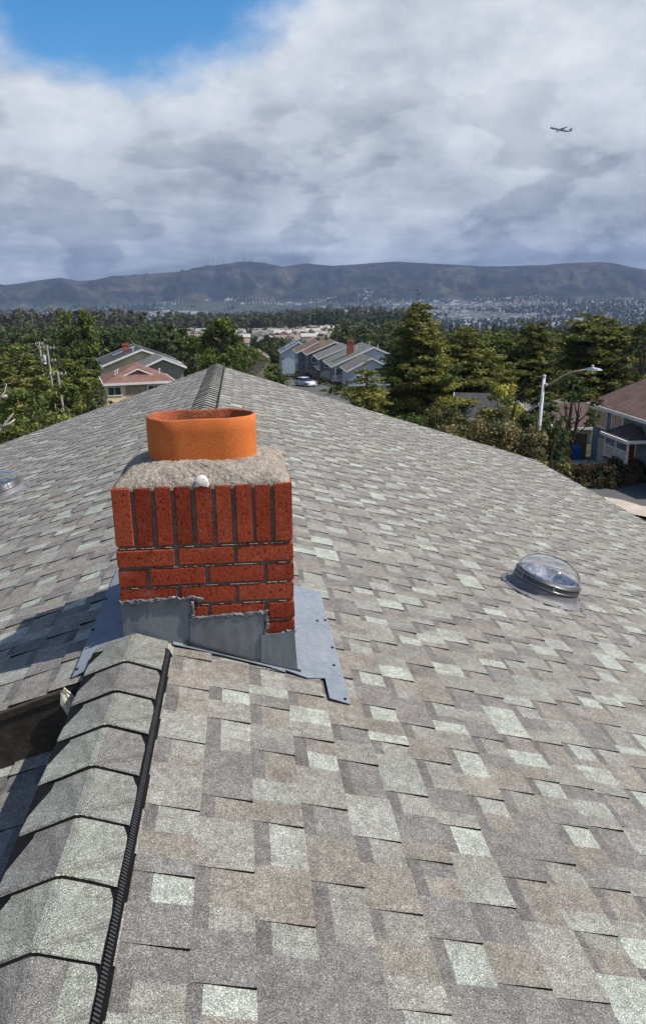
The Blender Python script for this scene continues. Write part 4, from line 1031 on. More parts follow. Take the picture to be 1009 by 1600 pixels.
# ------------------------------------------------------------------ neighbouring houses
class House:
    """local frame: x along the front, y into the house, z up; origin = front left wall corner at ground"""
    def __init__(s, name, origin, rz, label, group=None):
        s.T = Matrix.Translation(Vector(origin)) @ Matrix.Rotation(rz, 4, 'Z'); s.root = empty(name, origin, label, 'house', group, rz=rz)
    def add(s, mb, name, parent=None, **k): return link(name, mb.mesh(name, T=s.T, **k), parent or s.root)
    def box(s, name, a, b_, mat, parent=None, bevel=0):
        m_ = MB(); m_.box(a, b_, mat); return s.add(m_, name, parent, bevel=bevel)
    def gable(s, x0, x1, y0, y1, z0, ze, zr, wall, roofm, xr=None, over=.45, overy=.45, axis='y', trim='white_trim', th=.14):
        """walls with a gable over them; the ridge runs along y (or x)"""
        def sw(p): return p if axis == 'y' else (p[1], p[0], p[2])
        if axis == 'x': x0, x1, y0, y1 = y0, y1, x0, x1
        xr = (x0 + x1) / 2 if xr is None else xr
        w = MB(); pent = [(x0, y0, z0), (x1, y0, z0), (x1, y0, ze), (xr, y0, zr - .02), (x0, y0, ze)]
        w.prism([sw(p) for p in pent], sw((0, y1 - y0, 0)), wall); s.add(w, 'wall')
        rf = MB()
        sl0 = (zr - ze) / (xr - x0); sl1 = (zr - ze) / (x1 - xr)
        L = [(x0 - over, y0 - overy, ze - sl0 * over), (xr, y0 - overy, zr), (xr, y1 + overy, zr), (x0 - over, y1 + overy, ze - sl0 * over)]
        Rr_ = [(xr, y0 - overy, zr), (x1 + over, y0 - overy, ze - sl1 * over), (x1 + over, y1 + overy, ze - sl1 * over), (xr, y1 + overy, zr)]
        for q in (L, Rr_): rf.hexa([sw(p) for p in q] + [sw((p[0], p[1], p[2] + th)) for p in q], roofm)
        ro = s.add(rf, 'roof')
        for yy, dy in ((y0 - overy - .03, -.05), (y1 + overy + .03, .05)):
            for a, b_ in ((L[0], L[1]), (Rr_[1], Rr_[0])):
                f = MB(); f.prism([sw((a[0], yy, a[2] - .12)), sw((b_[0], yy, b_[2] - .12)), sw((b_[0], yy, b_[2] + th + .02)), sw((a[0], yy, a[2] + th + .02))], sw((0, dy, 0)), trim); s.add(f, 'fascia', ro)
        for xx, zz_ in ((x0 - over, L[0][2]), (x1 + over, Rr_[1][2])):
            f = MB(); a = sw((xx - .05, y0 - overy, zz_ - .10)); b_ = sw((xx + .05, y1 + overy, zz_ + th - .01)); f.box(tuple(np.minimum(a, b_)), tuple(np.maximum(a, b_)), trim); s.add(f, 'eave_trim', ro)
        return ro
    def hip(s, x0, x1, y0, y1, z0, ze, zr, wall, roofm, over=.5, ridge=None, trim='white_trim', axis='y'):
        w = MB(); w.box((x0, y0, z0), (x1, y1, ze), wall); s.add(w, 'wall')
        X0, X1, Y0_, Y1_ = x0 - over, x1 + over, y0 - over, y1 + over
        if axis == 'y': a, b_ = ridge or (((X0 + X1) / 2, (Y0_ * .68 + Y1_ * .32)), ((X0 + X1) / 2, (Y0_ * .32 + Y1_ * .68)))
        else: a, b_ = ridge or ((X0 * .68 + X1 * .32, (Y0_ + Y1_) / 2), (X0 * .32 + X1 * .68, (Y0_ + Y1_) / 2))
        e = [(X0, Y0_, ze), (X1, Y0_, ze), (X1, Y1_, ze), (X0, Y1_, ze)]; A_, B_ = (*a, zr), (*b_, zr)
        rf = MB()
        if axis == 'y': fs = [[e[0], e[1], A_], [e[1], e[2], B_, A_], [e[2], e[3], B_], [e[3], e[0], A_, B_]]
        else: fs = [[e[0], e[1], B_, A_], [e[1], e[2], B_], [e[2], e[3], A_, B_], [e[3], e[0], A_]]
        for f in fs: rf.poly([(p[0], p[1], p[2] + .12) for p in f], roofm)
        rf.poly([(p[0], p[1], p[2] + .0) for p in e][::-1], trim)
        ro = s.add(rf, 'roof')
        for p, q in ((e[0], e[1]), (e[1], e[2]), (e[2], e[3]), (e[3], e[0])):
            f = MB(); lo = np.minimum(p, q); hi = np.maximum(p, q); f.box((lo[0] - .04, lo[1] - .04, ze - .12), (hi[0] + .04, hi[1] + .04, ze + .13), trim); s.add(f, 'fascia', ro)
        return ro
    def window(s, axis, c, w, h, panes=2, frame='white_trim', face=-1, fw=.12):
        """axis 'y': lies in a wall facing -y at c=(x,y,z centre); axis 'x': wall facing -x"""
        def bx(u0, u1, z0, z1, d0, d1, mat, name, par):
            m_ = MB()
            if axis == 'y': m_.box((c[0] + u0, c[1] + face * d1 if face < 0 else c[1] + d0, c[2] + z0), (c[0] + u1, c[1] + face * d0 if face < 0 else c[1] + d1, c[2] + z1), mat)
            else: m_.box((c[0] + face * d1 if face < 0 else c[0] + d0, c[1] + u0, c[2] + z0), (c[0] + face * d0 if face < 0 else c[0] + d1, c[1] + u1, c[2] + z1), mat)
            return s.add(m_, name, par)
        f = bx(-w / 2 - fw, w / 2 + fw, -h / 2 - fw, h / 2 + fw, .0, .06, frame, 'window', None)
        pw = w / panes
        for k in range(panes): bx(-w / 2 + pw * k + .04, -w / 2 + pw * (k + 1) - .04, -h / 2 + .03, h / 2 - .03, .061, .075, 'window_glass', 'pane', f)
        return f
    def loc(s, p): return s.T.inverted() @ Vector(p)
def siding(hs, x0, x1, y, z0, z1, mat, pitch=.24, axis='y'):
    m_ = MB(); z = z0
    while z < z1 - pitch:
        if axis == 'y': m_.hexa([(x0, y - .035, z), (x1, y - .035, z), (x1, y, z), (x0, y, z), (x0, y - .006, z + pitch), (x1, y - .006, z + pitch), (x1, y, z + pitch), (x0, y, z + pitch)], mat)
        z += pitch
    setp(hs.add(m_, 'siding_boards'), kind='stuff')
def stack(hs, x, y, z0, z1, w, mat='brick_stack', parent=None, d=None):
    d = d or w; m_ = MB(); m_.box((x - w / 2, y - d / 2, z0), (x + w / 2, y + d / 2, z1), mat); m_.box((x - w / 2 - .05, y - d / 2 - .05, z1 - .25), (x + w / 2 + .05, y + d / 2 + .05, z1 - .1), mat)
    m_.box((x - w / 4, y - d / 4, z1), (x + w / 4, y + d / 4, z1 + .15), 'roof_umber'); return hs.add(m_, 'chimney', parent)
def pipe(hs, p, h, parent): m_ = MB(); m_.tube([p, (p[0], p[1], p[2] + h)], .07, 'white_trim', 6); m_.tube([(p[0], p[1], p[2] + h), (p[0] + .15, p[1], p[2] + h + .05)], .09, 'white_trim', 6); return hs.add(m_, 'vent_pipe', parent)

# cream house with the brown roof, turned 12.6 degrees
rz = rad(12.6)
c0 = atD(166, 601, 90); zg = hz_(c0[0], c0[1] + 3) - .5
H1 = House('suburban_house', (c0[0], c0[1], zg), rz, 'cream sided house with a red brown hip roof and two front windows')
ze = c0[2] - zg; w1 = 7.5; zr = atD(197, 570, 93.5)[2] - zg
ro = H1.hip(0, w1, 0, 8.5, 0, ze, zr, 'wall_cream', 'roof_redbrown', .34, ((w1 / 2, 3.2), (w1 / 2, 5.6)))
gb = MB(); zb = ze + (zr - ze) * .38; gy = 1.1
gb.prism([(w1 / 2 - 1.75, gy, zb - .1), (w1 / 2 + 1.75, gy, zb - .1), (w1 / 2, gy, zb + .72)], (0, 2.0, 0), 'roof_redbrown'); H1.add(gb, 'gablet', ro)
gf = MB()
for sx in (-1, 1): gf.prism([(w1 / 2 + sx * 1.95, gy - .12, zb - .12), (w1 / 2, gy - .12, zb + .72), (w1 / 2, gy - .12, zb + .86), (w1 / 2 + sx * 2.0, gy - .12, zb + .0)], (0, .1, 0), 'white_trim')
H1.add(gf, 'gablet_trim', ro)
for px_, w in ((179, 1.45), (240, 1.35)):
    l = H1.loc(atD(px_, 609, 90 + (px_ - 166) * .018)); H1.window('y', (l.x, 0, ze - .78), w, .9)
m_ = MB(); m_.box((2.1, -.03, ze - 1.35), (5.0, -.002, ze - .05), 'wall_tan'); H1.add(m_, 'eave_shade_panel')  # tan sheet painting the eave's shade on the cream wall between the windows
siding(H1, -.02, w1 + .02, -.004, .2, ze - 1.5, 'wall_cream', .28)
for u, v in ((1.5, 2.2), (1.2, 1.8), (6.3, 2.2)): pipe(H1, (u, v, ze + .2 + min(u, w1 - u, v) * (zr - ze) / 4.2), .55, ro)
# grey gabled house behind it
c0 = atD(163, 571, 112); zg = hz_(c0[0], c0[1] + 4) - .6
H2 = House('suburban_house', (c0[0], c0[1], zg), rz, 'grey roofed gabled house with solar panels and a red chimney')
ze = c0[2] - zg; wA = 10.6; zr = atD(221, 546, 113)[2] - zg
roA = H2.gable(0, wA, 0, 12, 0, ze, zr, 'wall_paleyellow', 'roof_dark', xr=wA * .5, over=.4, overy=.5)
l = H2.loc(atD(254, 560, 104)); l0 = H2.loc(atD(218, 576, 104)); hwB = l.x - l0.x
roB = H2.gable(l.x - hwB + .4, l.x + hwB - .4, l.y, -.06, -2, l0.z + .12, l.z, 'wall_greygreen', 'roof_grey', over=.4, overy=.4)
bt = MB(); x = l.x - hwB + .7
while x < l.x + hwB - .6: bt.box((x, l.y - .03, -1.5), (x + .05, l.y - .001, l0.z - .1), 'wall_greygreen'); x += .45
setp(H2.add(bt, 'wall_batten'), kind='stuff')
lc = H2.loc(atD(197, 545, 118)); stack(H2, lc.x, lc.y, lc.z - 1.5, H2.loc(atD(197, 537, 118)).z, .95, parent=roA)
slA = (zr - ze) / (wA / 2)
for a, b_, c_, d_ in ((1.6, 3.6, 5.0, 7.5), (3.7, 5.0, 5.0, 7.5)):
    sp_ = MB(); q = [(a, c_, ze + slA * a + .2), (b_, c_, ze + slA * b_ + .2), (b_, d_, ze + slA * b_ + .2), (a, d_, ze + slA * a + .2)]; sp_.hexa(q + [(p[0], p[1], p[2] + .06) for p in q], 'solar'); H2.add(sp_, 'solar_panel', roA)
for a, c_ in ((6.0, 3.0), (7.3, 3.0)):
    z_ = lambda x_: zr - slA * (x_ - wA / 2) + .2
    sp_ = MB(); q = [(a, c_, z_(a)), (a + 1.2, c_, z_(a + 1.2)), (a + 1.2, c_ + 3, z_(a + 1.2)), (a, c_ + 3, z_(a))]; sp_.hexa(q + [(p[0], p[1], p[2] + .06) for p in q], 'solar'); H2.add(sp_, 'solar_panel', roA)
pipe(H2, (4.2, 1.0, ze + slA * 4.2), .6, roA)

# row of houses down the street, aligned with our ridge
def row(name_label, Yg, e, p, L, wall, roofm, zg_drop=5.0):
    a = atY(*e, Yg); b_ = atY(*p, Yg); hw = b_[0] - a[0]; ov = .45; sl = (b_[2] - a[2]) / hw
    zg = min(hz_(a[0], Yg), hz_(b_[0], Yg + 5)) - .4
    o = (a[0] + ov, Yg + ov, zg); h = House('suburban_house', o, 0, name_label, 'houses in the row down the street')
    ze = a[2] + sl * ov - zg; zr = b_[2] - zg; w = 2 * hw - 2 * ov
    return h, ze, zr, w, sl
h, ze, zr, w, sl = row('pale blue sided house with white porch railing and grey green roof', 136, (517, 574), (584, 543), 13, 'wall_paleblue', 'roof_greygreen')
pw_ = 3.0
ro = h.gable(0, w, 0, 13, ze - .6, ze, zr, 'wall_paleblue', 'roof_greygreen')
m_ = MB(); m_.box((pw_, .02, -.5), (w, 12.9, ze - .55), 'wall_paleblue'); h.add(m_, 'wall')
m_ = MB(); m_.box((.9, 1.6, -.5), (pw_ - .01, 12.8, ze - .58), 'wall_slate'); h.add(m_, 'wall')
siding(h, pw_ + .02, w, -.006, 1.0, ze + .2, 'wall_paleblue', .32)
zd = ze - 2.55
m_ = MB(); m_.box((-.25, -1.2, -.5), (pw_ + 1.2, -.01, zd - .1), 'brick_wall'); h.add(m_, 'brick_base')
m_ = MB(); m_.box((-.35, -1.3, zd - .1), (pw_ + 1.3, 1.5, zd), 'old_trim'); h.add(m_, 'deck')
m_ = MB(); m_.box((.25, -.35, zd), (.45, -.15, ze - .1), 'white_trim'); h.add(m_, 'post')
m_ = MB(); m_.box((-.3, -1.25, zd + .85), (pw_ + 1.25, -1.15, zd + .95), 'white_trim'); m_.box((-.3, -1.25, zd + .08), (pw_ + 1.25, -1.15, zd + .16), 'white_trim')
x = -.3
rl = h.add(m_, 'railing')
while x < pw_ + 1.2: b_ = MB(); b_.box((x, -1.24, zd + .16), (x + .10, -1.16, zd + .85), 'white_trim'); h.add(b_, 'baluster', rl); x += .34
h.window('y', (pw_ + .9, .0, ze - 1.3), 1.0, 1.5, 1); h.window('y', (1.9, 1.6, ze - 1.5), .9, 1.7, 1)
hl = h.loc(atY(547, 541, 141)); stack(h, hl.x, hl.y, hl.z - 3, h.loc(atY(547, 532, 141)).z, 1.15, parent=ro)
for u in (5.2, 7.6, 9.2): pipe(h, (u, 6.5, ze + sl * min(u, w - u) + .1), .55, ro)
g0 = atY(541, 581, 127); g1 = atY(580, 560, 127)
lg0 = h.loc(g0); lg1 = h.loc(g1); hwg = lg1.x - lg0.x
h.gable(lg0.x + .4, lg1.x + hwg - .4, lg0.y, -.4, -1, lg0.z + .2, lg1.z, 'wall_paleblue', 'roof_grey', over=.4, overy=.3)
h.window('y', (lg0.x + 2.2, lg0.y, lg0.z - 1.2), 1.2, 1.1, 2); siding(h, lg0.x + .4, lg1.x + hwg - .4, lg0.y - .004, -.8, lg0.z - .2, 'wall_paleblue', .32)
h, ze, zr, w, sl = row('slate blue house with white window bay under a grey green roof', 152, (497, 562), (544, 542), 12, 'wall_slate', 'roof_greygreen')
ro = h.gable(0, w, 0, 10, -.5, ze, zr, 'wall_slate', 'roof_greygreen')
for v in (1.0, 2.6, 4.2, 5.8): h.window('x', (0, v + .6, ze - 1.1), 1.05, 1.35, 1)
m_ = MB(); m_.box((-.55, -.1, ze - 2.35), (-.02, 8, ze - 2.1), 'white_trim'); h.add(m_, 'sill_band')
m_ = MB(); m_.box((-1.0, .3, ze - 2.6), (-.02, 8, ze - 2.4), 'roof_greygreen'); h.add(m_, 'canopy')
m_ = MB(); m_.box((-.05, 3.0, -.4), (-.004, 6.0, 2.0), 'brick_wall'); h.add(m_, 'brick_facing')
h.window('y', (1.6, 0, ze - 1.2), 1.2, 1.2, 1)
h, ze, zr, w, sl = row('brown roofed house between the grey roof and the blue grey corner house', 164, (478, 555), (524, 535), 12, 'wall_slate', 'roof_brown')
ro = h.gable(0, w, 0, 9, -.5, ze, zr, 'wall_slate', 'roof_brown'); hl = h.loc(atY(503, 535, 168)); stack(h, hl.x, hl.y, hl.z - 2.5, h.loc(atY(503, 526, 168)).z, 1.1, 'wall_beige', ro); 
h.window('x', (0, 2, ze - 1.2), 1.2, 1.3, 2); h.window('y', (1.5, 0, ze - 1.2), 1.1, 1.2, 2)
h, ze, zr, w, sl = row('blue grey house with brown roof and white upper window bay', 174, (463, 552), (497, 535), 12, 'wall_blue', 'roof_brown')
ro = h.gable(0, w, 0, 11, -.5, ze, zr, 'wall_blue', 'roof_brown')
for v in (1.2, 3.2, 5.2, 7.2): h.window('x', (0, v + .5, ze - 1.2), 1.3, 1.5, 1)
m_ = MB(); m_.box((-.5, -.1, ze - 2.5), (-.02, 10, ze - 2.2), 'white_trim'); h.add(m_, 'sill_band')
m_ = MB(); m_.box((-.06, 3.5, -.4), (-.004, 8.5, 2.3), 'garage_door'); h.add(m_, 'garage_door')
h, ze, zr, w, sl = row('house with a blue grey roof and dark panels at the far end of the row', 205, (438, 552), (466, 535), 12, 'wall_paleblue', 'roof_bluegrey')
ro = h.gable(0, w, 0, 11, -.5, ze, zr, 'wall_paleblue', 'roof_bluegrey')
for a in (1.0, 2.8):
    sp_ = MB(); q = [(a, 2, ze + sl * a + .16), (a + 1.6, 2, ze + sl * (a + 1.6) + .16), (a + 1.6, 8, ze + sl * (a + 1.6) + .16), (a, 8, ze + sl * a + .16)]; sp_.hexa(q + [(p[0], p[1], p[2] + .06) for p in q], 'solar'); h.add(sp_, 'solar_panel', ro)
h, ze, zr, w, sl = row('small brown roofed house half hidden by the low spreading pine', 185, (390, 561), (405, 549), 12, 'wall_beige', 'roof_brown')
h.gable(0, w, 0, 8, -.5, ze, zr, 'wall_beige', 'roof_brown')

# blue house with porch across the road
g = ground(931, 722); XF = float(g[0]); ZG = float(g[2]); YF = 57.6; YN = 43.5
B = House('suburban_house', (XF, YN, ZG - .3), 0, 'blue two storey house with brown hip roof and white porch railing')
ze = -7.62 - ZG + .3; zr = -4.1 - ZG + .3; dp = YF - YN
ro = B.hip(0, 9.5, 0, dp, 0, ze, zr, 'wall_blue', 'roof_brown', .5)
def onf(px_, py_, X=XF): return B.loc(atX(px_, py_, X))
for (a, b_, c_, d_) in ((932.5, 947, 636, 658), (957, 973, 646, 662)):
    p0 = onf(a, c_); p1 = onf(b_, d_); pm = onf(a, d_); B.window('x', (0, (p0.y + p1.y) / 2, ze - .95), abs(p1.y - p0.y) - .1, 1.15, 2)
B.window('x', (0, 5.0, ze - .95), 1.5, 1.1, 2)
bt = MB(); y = .3
while y < dp: bt.box((-.035, y, .1), (-.001, y + .05, ze - .1), 'wall_blue'); y += .42
setp(B.add(bt, 'wall_batten'), kind='stuff')
p0 = onf(934, 700); p1 = onf(947, 700); m_ = MB(); m_.box((-.07, p1.y, .1), (-.036, p0.y, 2.35), 'garage_door'); B.add(m_, 'garage_door')
for k in range(3): m_ = MB(); m_.box((-.085, p1.y + .05, .2 + .55 * k), (-.071, p0.y - .05, .65 + .55 * k), 'garage_door'); B.add(m_, 'door_panel')
# porch: roof, deck, posts, railing, red door
XP = 1.7; xo = -XP
pL = onf(938, 673.5, XF - XP); pB = onf(978, 693, XF - XP); zb = (pL.z + pB.z) / 2 + .05; zt = onf(960, 661, XF).z; zt = max(zt, zb + .75)
yA, yB = pL.y, pB.y; yn = yB + .25
rf = MB(); A1, A2 = (0.0, yA - 1.0, zt), (0.0, yB + 1.3, zt); E1, E2, E3, E4 = (xo, yA, zb), (xo, yB, zb), (-.02, yA, zb), (-.02 + 0.0, yB, zb)
rf.poly([A1, E1, E2, A2], 'roof_umber'); rf.poly([A1, E3, E1], 'roof_umber'); rf.poly([A2, E2, E4], 'roof_umber'); rf.poly([(p[0], p[1], p[2] - .10) for p in (E1, E3, E4, E2)], 'white_trim'); pr = B.add(rf, 'porch_roof')
f = MB(); f.box((xo, yB - .05, zb - .2), (-.04, yB + .04, zb + .02), 'white_trim'); B.add(f, 'fascia', pr)
f = MB(); f.box((xo - .05, yB, zb - .2), (xo + .05, yA + .03, zb + .02), 'white_trim'); B.add(f, 'fascia', pr)
f = MB(); f.box((xo + .06, yA - .03, zb - .2), (-.04, yA + .05, zb + .02), 'white_trim'); B.add(f, 'fascia', pr)
zd = max(.5, onf(965, 722, XF - XP + .25).z)
print('porch', yA, yB, zb, zt, zd)
m_ = MB(); m_.box((xo + .25, yn, -.2), (-.1, yA - .3, zd - .1), 'wall_blue'); B.add(m_, 'porch_base')
m_ = MB(); m_.box((xo + .15, yn, zd - .1), (-.1, yA - .2, zd), 'brick_wall'); B.add(m_, 'porch_floor')
for y in (yA - .35, (yA + yB) / 2, yB + .2): m_ = MB(); m_.box((xo + .2, y, zd), (xo + .33, y + .13, zb - .1), 'white_trim'); B.add(m_, 'porch_post')
m_ = MB(); m_.box((xo + .2, yB + .2, zd + .86), (xo + .3, yA - .3, zd + .95), 'white_trim'); m_.box((xo + .2, yB + .2, zd + .08), (xo + .3, yA - .3, zd + .15), 'white_trim'); rl = B.add(m_, 'railing')
y = yB + .4
while y < yA - .4: b_ = MB(); b_.box((xo + .21, y, zd + .15), (xo + .29, y + .08, zd + .86), 'white_trim'); B.add(b_, 'baluster', rl); y += .27
m_ = MB(); m_.box((xo + .3, yA - .33, zd + .86), (-.1, yA - .24, zd + .95), 'white_trim'); B.add(m_, 'railing')
pd_ = onf(987, 701); m_ = MB(); m_.box((-.09, pd_.y - .45, zd + .02), (-.036, pd_.y + .45, zd + 2.05), 'red_door'); B.add(m_, 'door')
m_ = MB(); m_.box((-.075, pd_.y - .58, zd), (-.0365, pd_.y + .58, zd + 2.18), 'white_trim'); B.add(m_, 'door_frame')
B.window('x', (-.036, pd_.y - 3.0, zd + .6), 1.2, 1.2, 2)
# tan house behind it, dark roof house behind the willow bush, grey roof under the pines
def back_house(px_, D, yt, w, d, hgt, rise, rz_, wall, roofm, label):
    p_ = on(px_, D); zr_ = atD(px_, yt, D)[2]; z0 = zr_ - hgt - rise
    hs = House('suburban_house', (p_[0] - w / 2, p_[1], z0), rz_, label); hs.gable(0, w, 0, d, -3, hgt, hgt + rise, wall, roofm, axis='x')
    return hs
hs = back_house(930, 72, 640, 5.5, 7, 3.6, 1.5, rad(0), 'wall_beige', 'roof_umber', 'tan house with a low brown roof behind the blue house'); hs.window('y', (1.6, 0, 2.5), 1.3, 1.4, 2); hs.window('y', (4.0, 0, 2.5), 1.3, 1.4, 2)
back_house(752, 66, 622, 3.6, 6, 3.0, 1.5, rad(-20), 'wall_tan', 'roof_dark', 'low house with a dark grey roof beside the yellow green bush')
back_house(884, 86, 632, 5.0, 6, 3.0, 1.4, rad(15), 'wall_greygreen', 'roof_grey', 'grey roofed house seen between the pines behind the lamp')
# fence beside the blue house
fn = empty('board_fence', (XF - .2, YF + .6, ZG), 'dark board fence between the blue bin and the blue house', 'fence')
for k in range(14):
    m_ = MB(); x = XF - 3.2 + k * .22; zz_ = hz_(x, YF + .6); m_.box((x, YF + .55, zz_ - .1), (x + .2, YF + .58 + .01 * (k % 2), zz_ + 2.0 + .03 * (k % 3)), 'fence_wood'); m_.build('fence_board', fn)
# blue wheeled bin
g = ground(898, 719); bn = empty('wheelie_bin', g, 'blue wheeled bin standing by the forked pine', 'bin')
m_ = MB(); m_.hexa([(-.24, -.27, .08), (.24, -.27, .08), (.24, .27, .08), (-.24, .27, .08), (-.31, -.36, 1.0), (.31, -.36, 1.0), (.31, .36, 1.0), (-.31, .36, 1.0)], 'bin_blue'); link('body', m_.mesh('body', bevel=.02, T=Matrix.Translation(g)), bn)
m_ = MB(); m_.hexa([(-.34, -.40, 1.0), (.34, -.40, 1.0), (.34, .38, 1.02), (-.34, .38, 1.02), (-.30, -.34, 1.08), (.30, -.34, 1.08), (.30, .36, 1.12), (-.30, .36, 1.12)], 'bin_blue'); link('lid', m_.mesh('lid', bevel=.015, T=Matrix.Translation(g)), bn)
for sx in (-1, 1): m_ = MB(); m_.tube([(sx * .27, .3, .12), (sx * .33, .3, .12)], .12, 'tyre', 12); link('wheel', m_.mesh('wheel', T=Matrix.Translation(g)), bn)

# road, kerb and pavement on the right, driveway by the blue house
def sheet(name, pts, mat, dz, n=26):
    """a strip between two ground polylines, following the terrain"""
    L_, R_ = pts; V = []; F = []
    def rs_(P):
        P = np.array(P, float); d = np.r_[0, np.cumsum(np.hypot(*np.diff(P, axis=0).T))]; t = np.linspace(0, d[-1], n); return np.stack([np.interp(t, d, P[:, 0]), np.interp(t, d, P[:, 1])], 1)
    a, b_ = rs_(L_), rs_(R_); m_ = 12
    for i in range(n):
        for j in range(m_ + 1): q = a[i] * (1 - j / m_) + b_[i] * j / m_; V.append((q[0], q[1], hz_(*q) + dz))
    for i in range(n - 1):
        for j in range(m_): k = i * (m_ + 1) + j; F.append((k, k + 1, k + m_ + 2, k + m_ + 1))
    return setp(link(name, npmesh(name, np.array(V), np.array(F), mat, smooth=True)), kind='structure')
gp = lambda *q: ground(*q)[:2]
far = [gp(880, 772), gp(930, 764), gp(1009, 749), (38., 50.5), (60., 53.)]; nearr = [gp(905, 765) + np.array([-1., -4.]), gp(950, 779), gp(1009, 797), (38., 39.5), (60., 40.)]
sheet('road', (far, nearr), 'asphalt', .06)
n2_ = [p - np.array([.0, .25]) for p in map(np.array, nearr)]; n3_ = [p - np.array([.6, 4.2]) for p in map(np.array, nearr)]
sheet('kerb', ([np.array(p) - np.array([0, .0]) for p in nearr], n2_), 'curb', .17)
sheet('pavement', (n2_, n3_), 'pavement', .16)
sheet('driveway', ([(XF - 3.6, YF - .4), (XF - 3.3, YF - 5.6)], [(XF - .05, YF - .4), (XF - .05, YF - 5.4)]), 'concrete', .06, 8)
for i, (px_, py_, w, h_, lb, bs) in enumerate([(955, 758, 46, 27, 'dark reddish hedge along the road', (.055, .040, .022)), (1006, 752, 40, 30, 'tall brownish hedge in front of the porch', (.060, .048, .026)), (930, 744, 30, 14, 'low green hedge by the driveway', (.055, .075, .025))]):
    g = ground(px_, py_); D = math.hypot(g[0] - CAM[0], g[1]); 
    plant('hedge', shrub, px_, D, py_ - h_, lb, 70 + i, hw=w, cat='hedge', base=bs, alt=(.035, .045, .018), n=110, size=.10, dens=1.4)

# ------------------------------------------------------------------ street furniture
lp = on(848, 34); sl_ = empty('street_lamp', lp, 'tall grey street lamp with curved arm beyond the eave', 'street lamp')
top = atD(849.5, 588, 34)
m_ = MB(); m_.tube([lp - np.array([0, 0, .3]), lp * .5 + top * .5, top], [.105, .085, .065], 'galv', 12); m_.build('pole', sl_, True)
m_ = MB(); m_.tube([top, top + np.array([0, 0, .06])], [.09, .07], 'galv', 10); m_.build('pole_cap', sl_)
arm = [atD(852, 604, 34), atD(866, 596, 33.9), atD(880, 587, 33.7), atD(896, 581, 33.5), atD(914, 578, 33.3)]
m_ = MB(); m_.tube(arm, [.055, .05, .045, .04, .038], 'rusty_arm', 8); m_.build('arm', sl_, True)
m_ = MB(); m_.tube([atD(850, 602, 34), atD(855, 602.5, 34)], [.10, .08], 'rusty_arm', 8); m_.build('arm_bracket', sl_, True)
l0, l1 = atD(914, 577.5, 33.3), atD(937, 578.5, 33.1); dv = (l1 - l0) / np.linalg.norm(l1 - l0); sd = np.array([-dv[1], dv[0], 0]); sd /= np.linalg.norm(sd); upv = np.array([0, 0, 1.])
m_ = MB(); prof = [(0, .06, .05), (.12, .10, .08), (.35, .14, .09), (.55, .12, .06), (.68, .04, .025)]
P = [l0 + dv * t for t, _, _ in prof]
for q in range(len(prof) - 1):
    A0, A1_ = P[q], P[q + 1]; w0, h0 = prof[q][1:]; w1_, h1_ = prof[q + 1][1:]
    m_.hexa([A0 - sd * w0 - upv * h0 * .3, A0 + sd * w0 - upv * h0 * .3, A1_ + sd * w1_ - upv * h1_ * .3, A1_ - sd * w1_ - upv * h1_ * .3, A0 - sd * w0 * .6 + upv * h0, A0 + sd * w0 * .6 + upv * h0, A1_ + sd * w1_ * .6 + upv * h1_, A1_ - sd * w1_ * .6 + upv * h1_], 'lamp_grey')
m_.build('lamp_head', sl_)
pc = l0 + dv * .28 + upv * .09; m_ = MB(); m_.tube([pc, pc + upv * .11], [.06, .05], 'galv', 10); m_.build('photocell', sl_)
def upole(px_, D, ytop, label, arms=1, transformer=False, aw=1.2, xaxis=True):
    g = on(px_, D); t = atD(px_, ytop, D); o = empty('utility_pole', g, label, 'utility pole', 'utility poles')
    m_ = MB(); m_.tube([g - np.array([0, 0, .5]), t], [.11, .08], 'pole_wood', 8); m_.build('pole', o, True)
    for k in range(arms):
        z = t[2] - .25 - k * 1.1; m_ = MB(); m_.box((t[0] - aw, t[1] - .05, z - .05), (t[0] + aw, t[1] + .05, z + .05), 'pole_wood'); a = m_.build('crossarm', o)
        for x in (-.9, -.45, .45, .9): m_ = MB(); m_.tube([(t[0] + x * aw, t[1], z + .05), (t[0] + x * aw, t[1], z + .2)], .04, 'lamp_grey', 6); m_.build('insulator', a)
    if transformer: m_ = MB(); m_.tube([(t[0] + .35, t[1] - .1, t[2] - 2.2), (t[0] + .35, t[1] - .1, t[2] - 1.3)], .17, 'lamp_grey', 10); m_.build('transformer', o)
    return t
t1 = upole(61.5, 82, 534, 'grey utility pole carrying a transformer drum', 1, True, .4)
t2 = upole(74, 72, 540, 'wooden utility pole with two wide crossarms', 2, False, .65)
t3 = upole(90.5, 58, 580, 'wooden utility pole with one crossarm among the bright boughs', 1, False, .6)
t4 = upole(981, 108, 570, 'bare utility pole behind the brown hip roof', 0)
t5 = upole(50, 560, 487, 'small far utility pole standing above the wood', 1, False, 2.0)
for i, (a, b_) in enumerate([(t2 + np.array([-.6, 0, -.1]), atD(-120, 602, 60)), (t3 + np.array([-.9, 0, -.2]), atD(-120, 618, 45)), (t2 + np.array([.6, 0, -.1]), atD(-120, 596, 60)), (t3 + np.array([.8, 0, -.2]), t2 + np.array([.8, 0, -1.3]))]):
    pts = [a + (b_ - a) * t - np.array([0, 0, 1]) * 3.2 * t * (1 - t) * .25 for t in np.linspace(0, 1, 14)]
    m_ = MB(); m_.tube(pts, .008, 'pole_wood', 5); o = m_.build('overhead_wire'); setp(o, 'thin overhead wire strung from the wooden utility poles', 'wire', 'overhead wires')

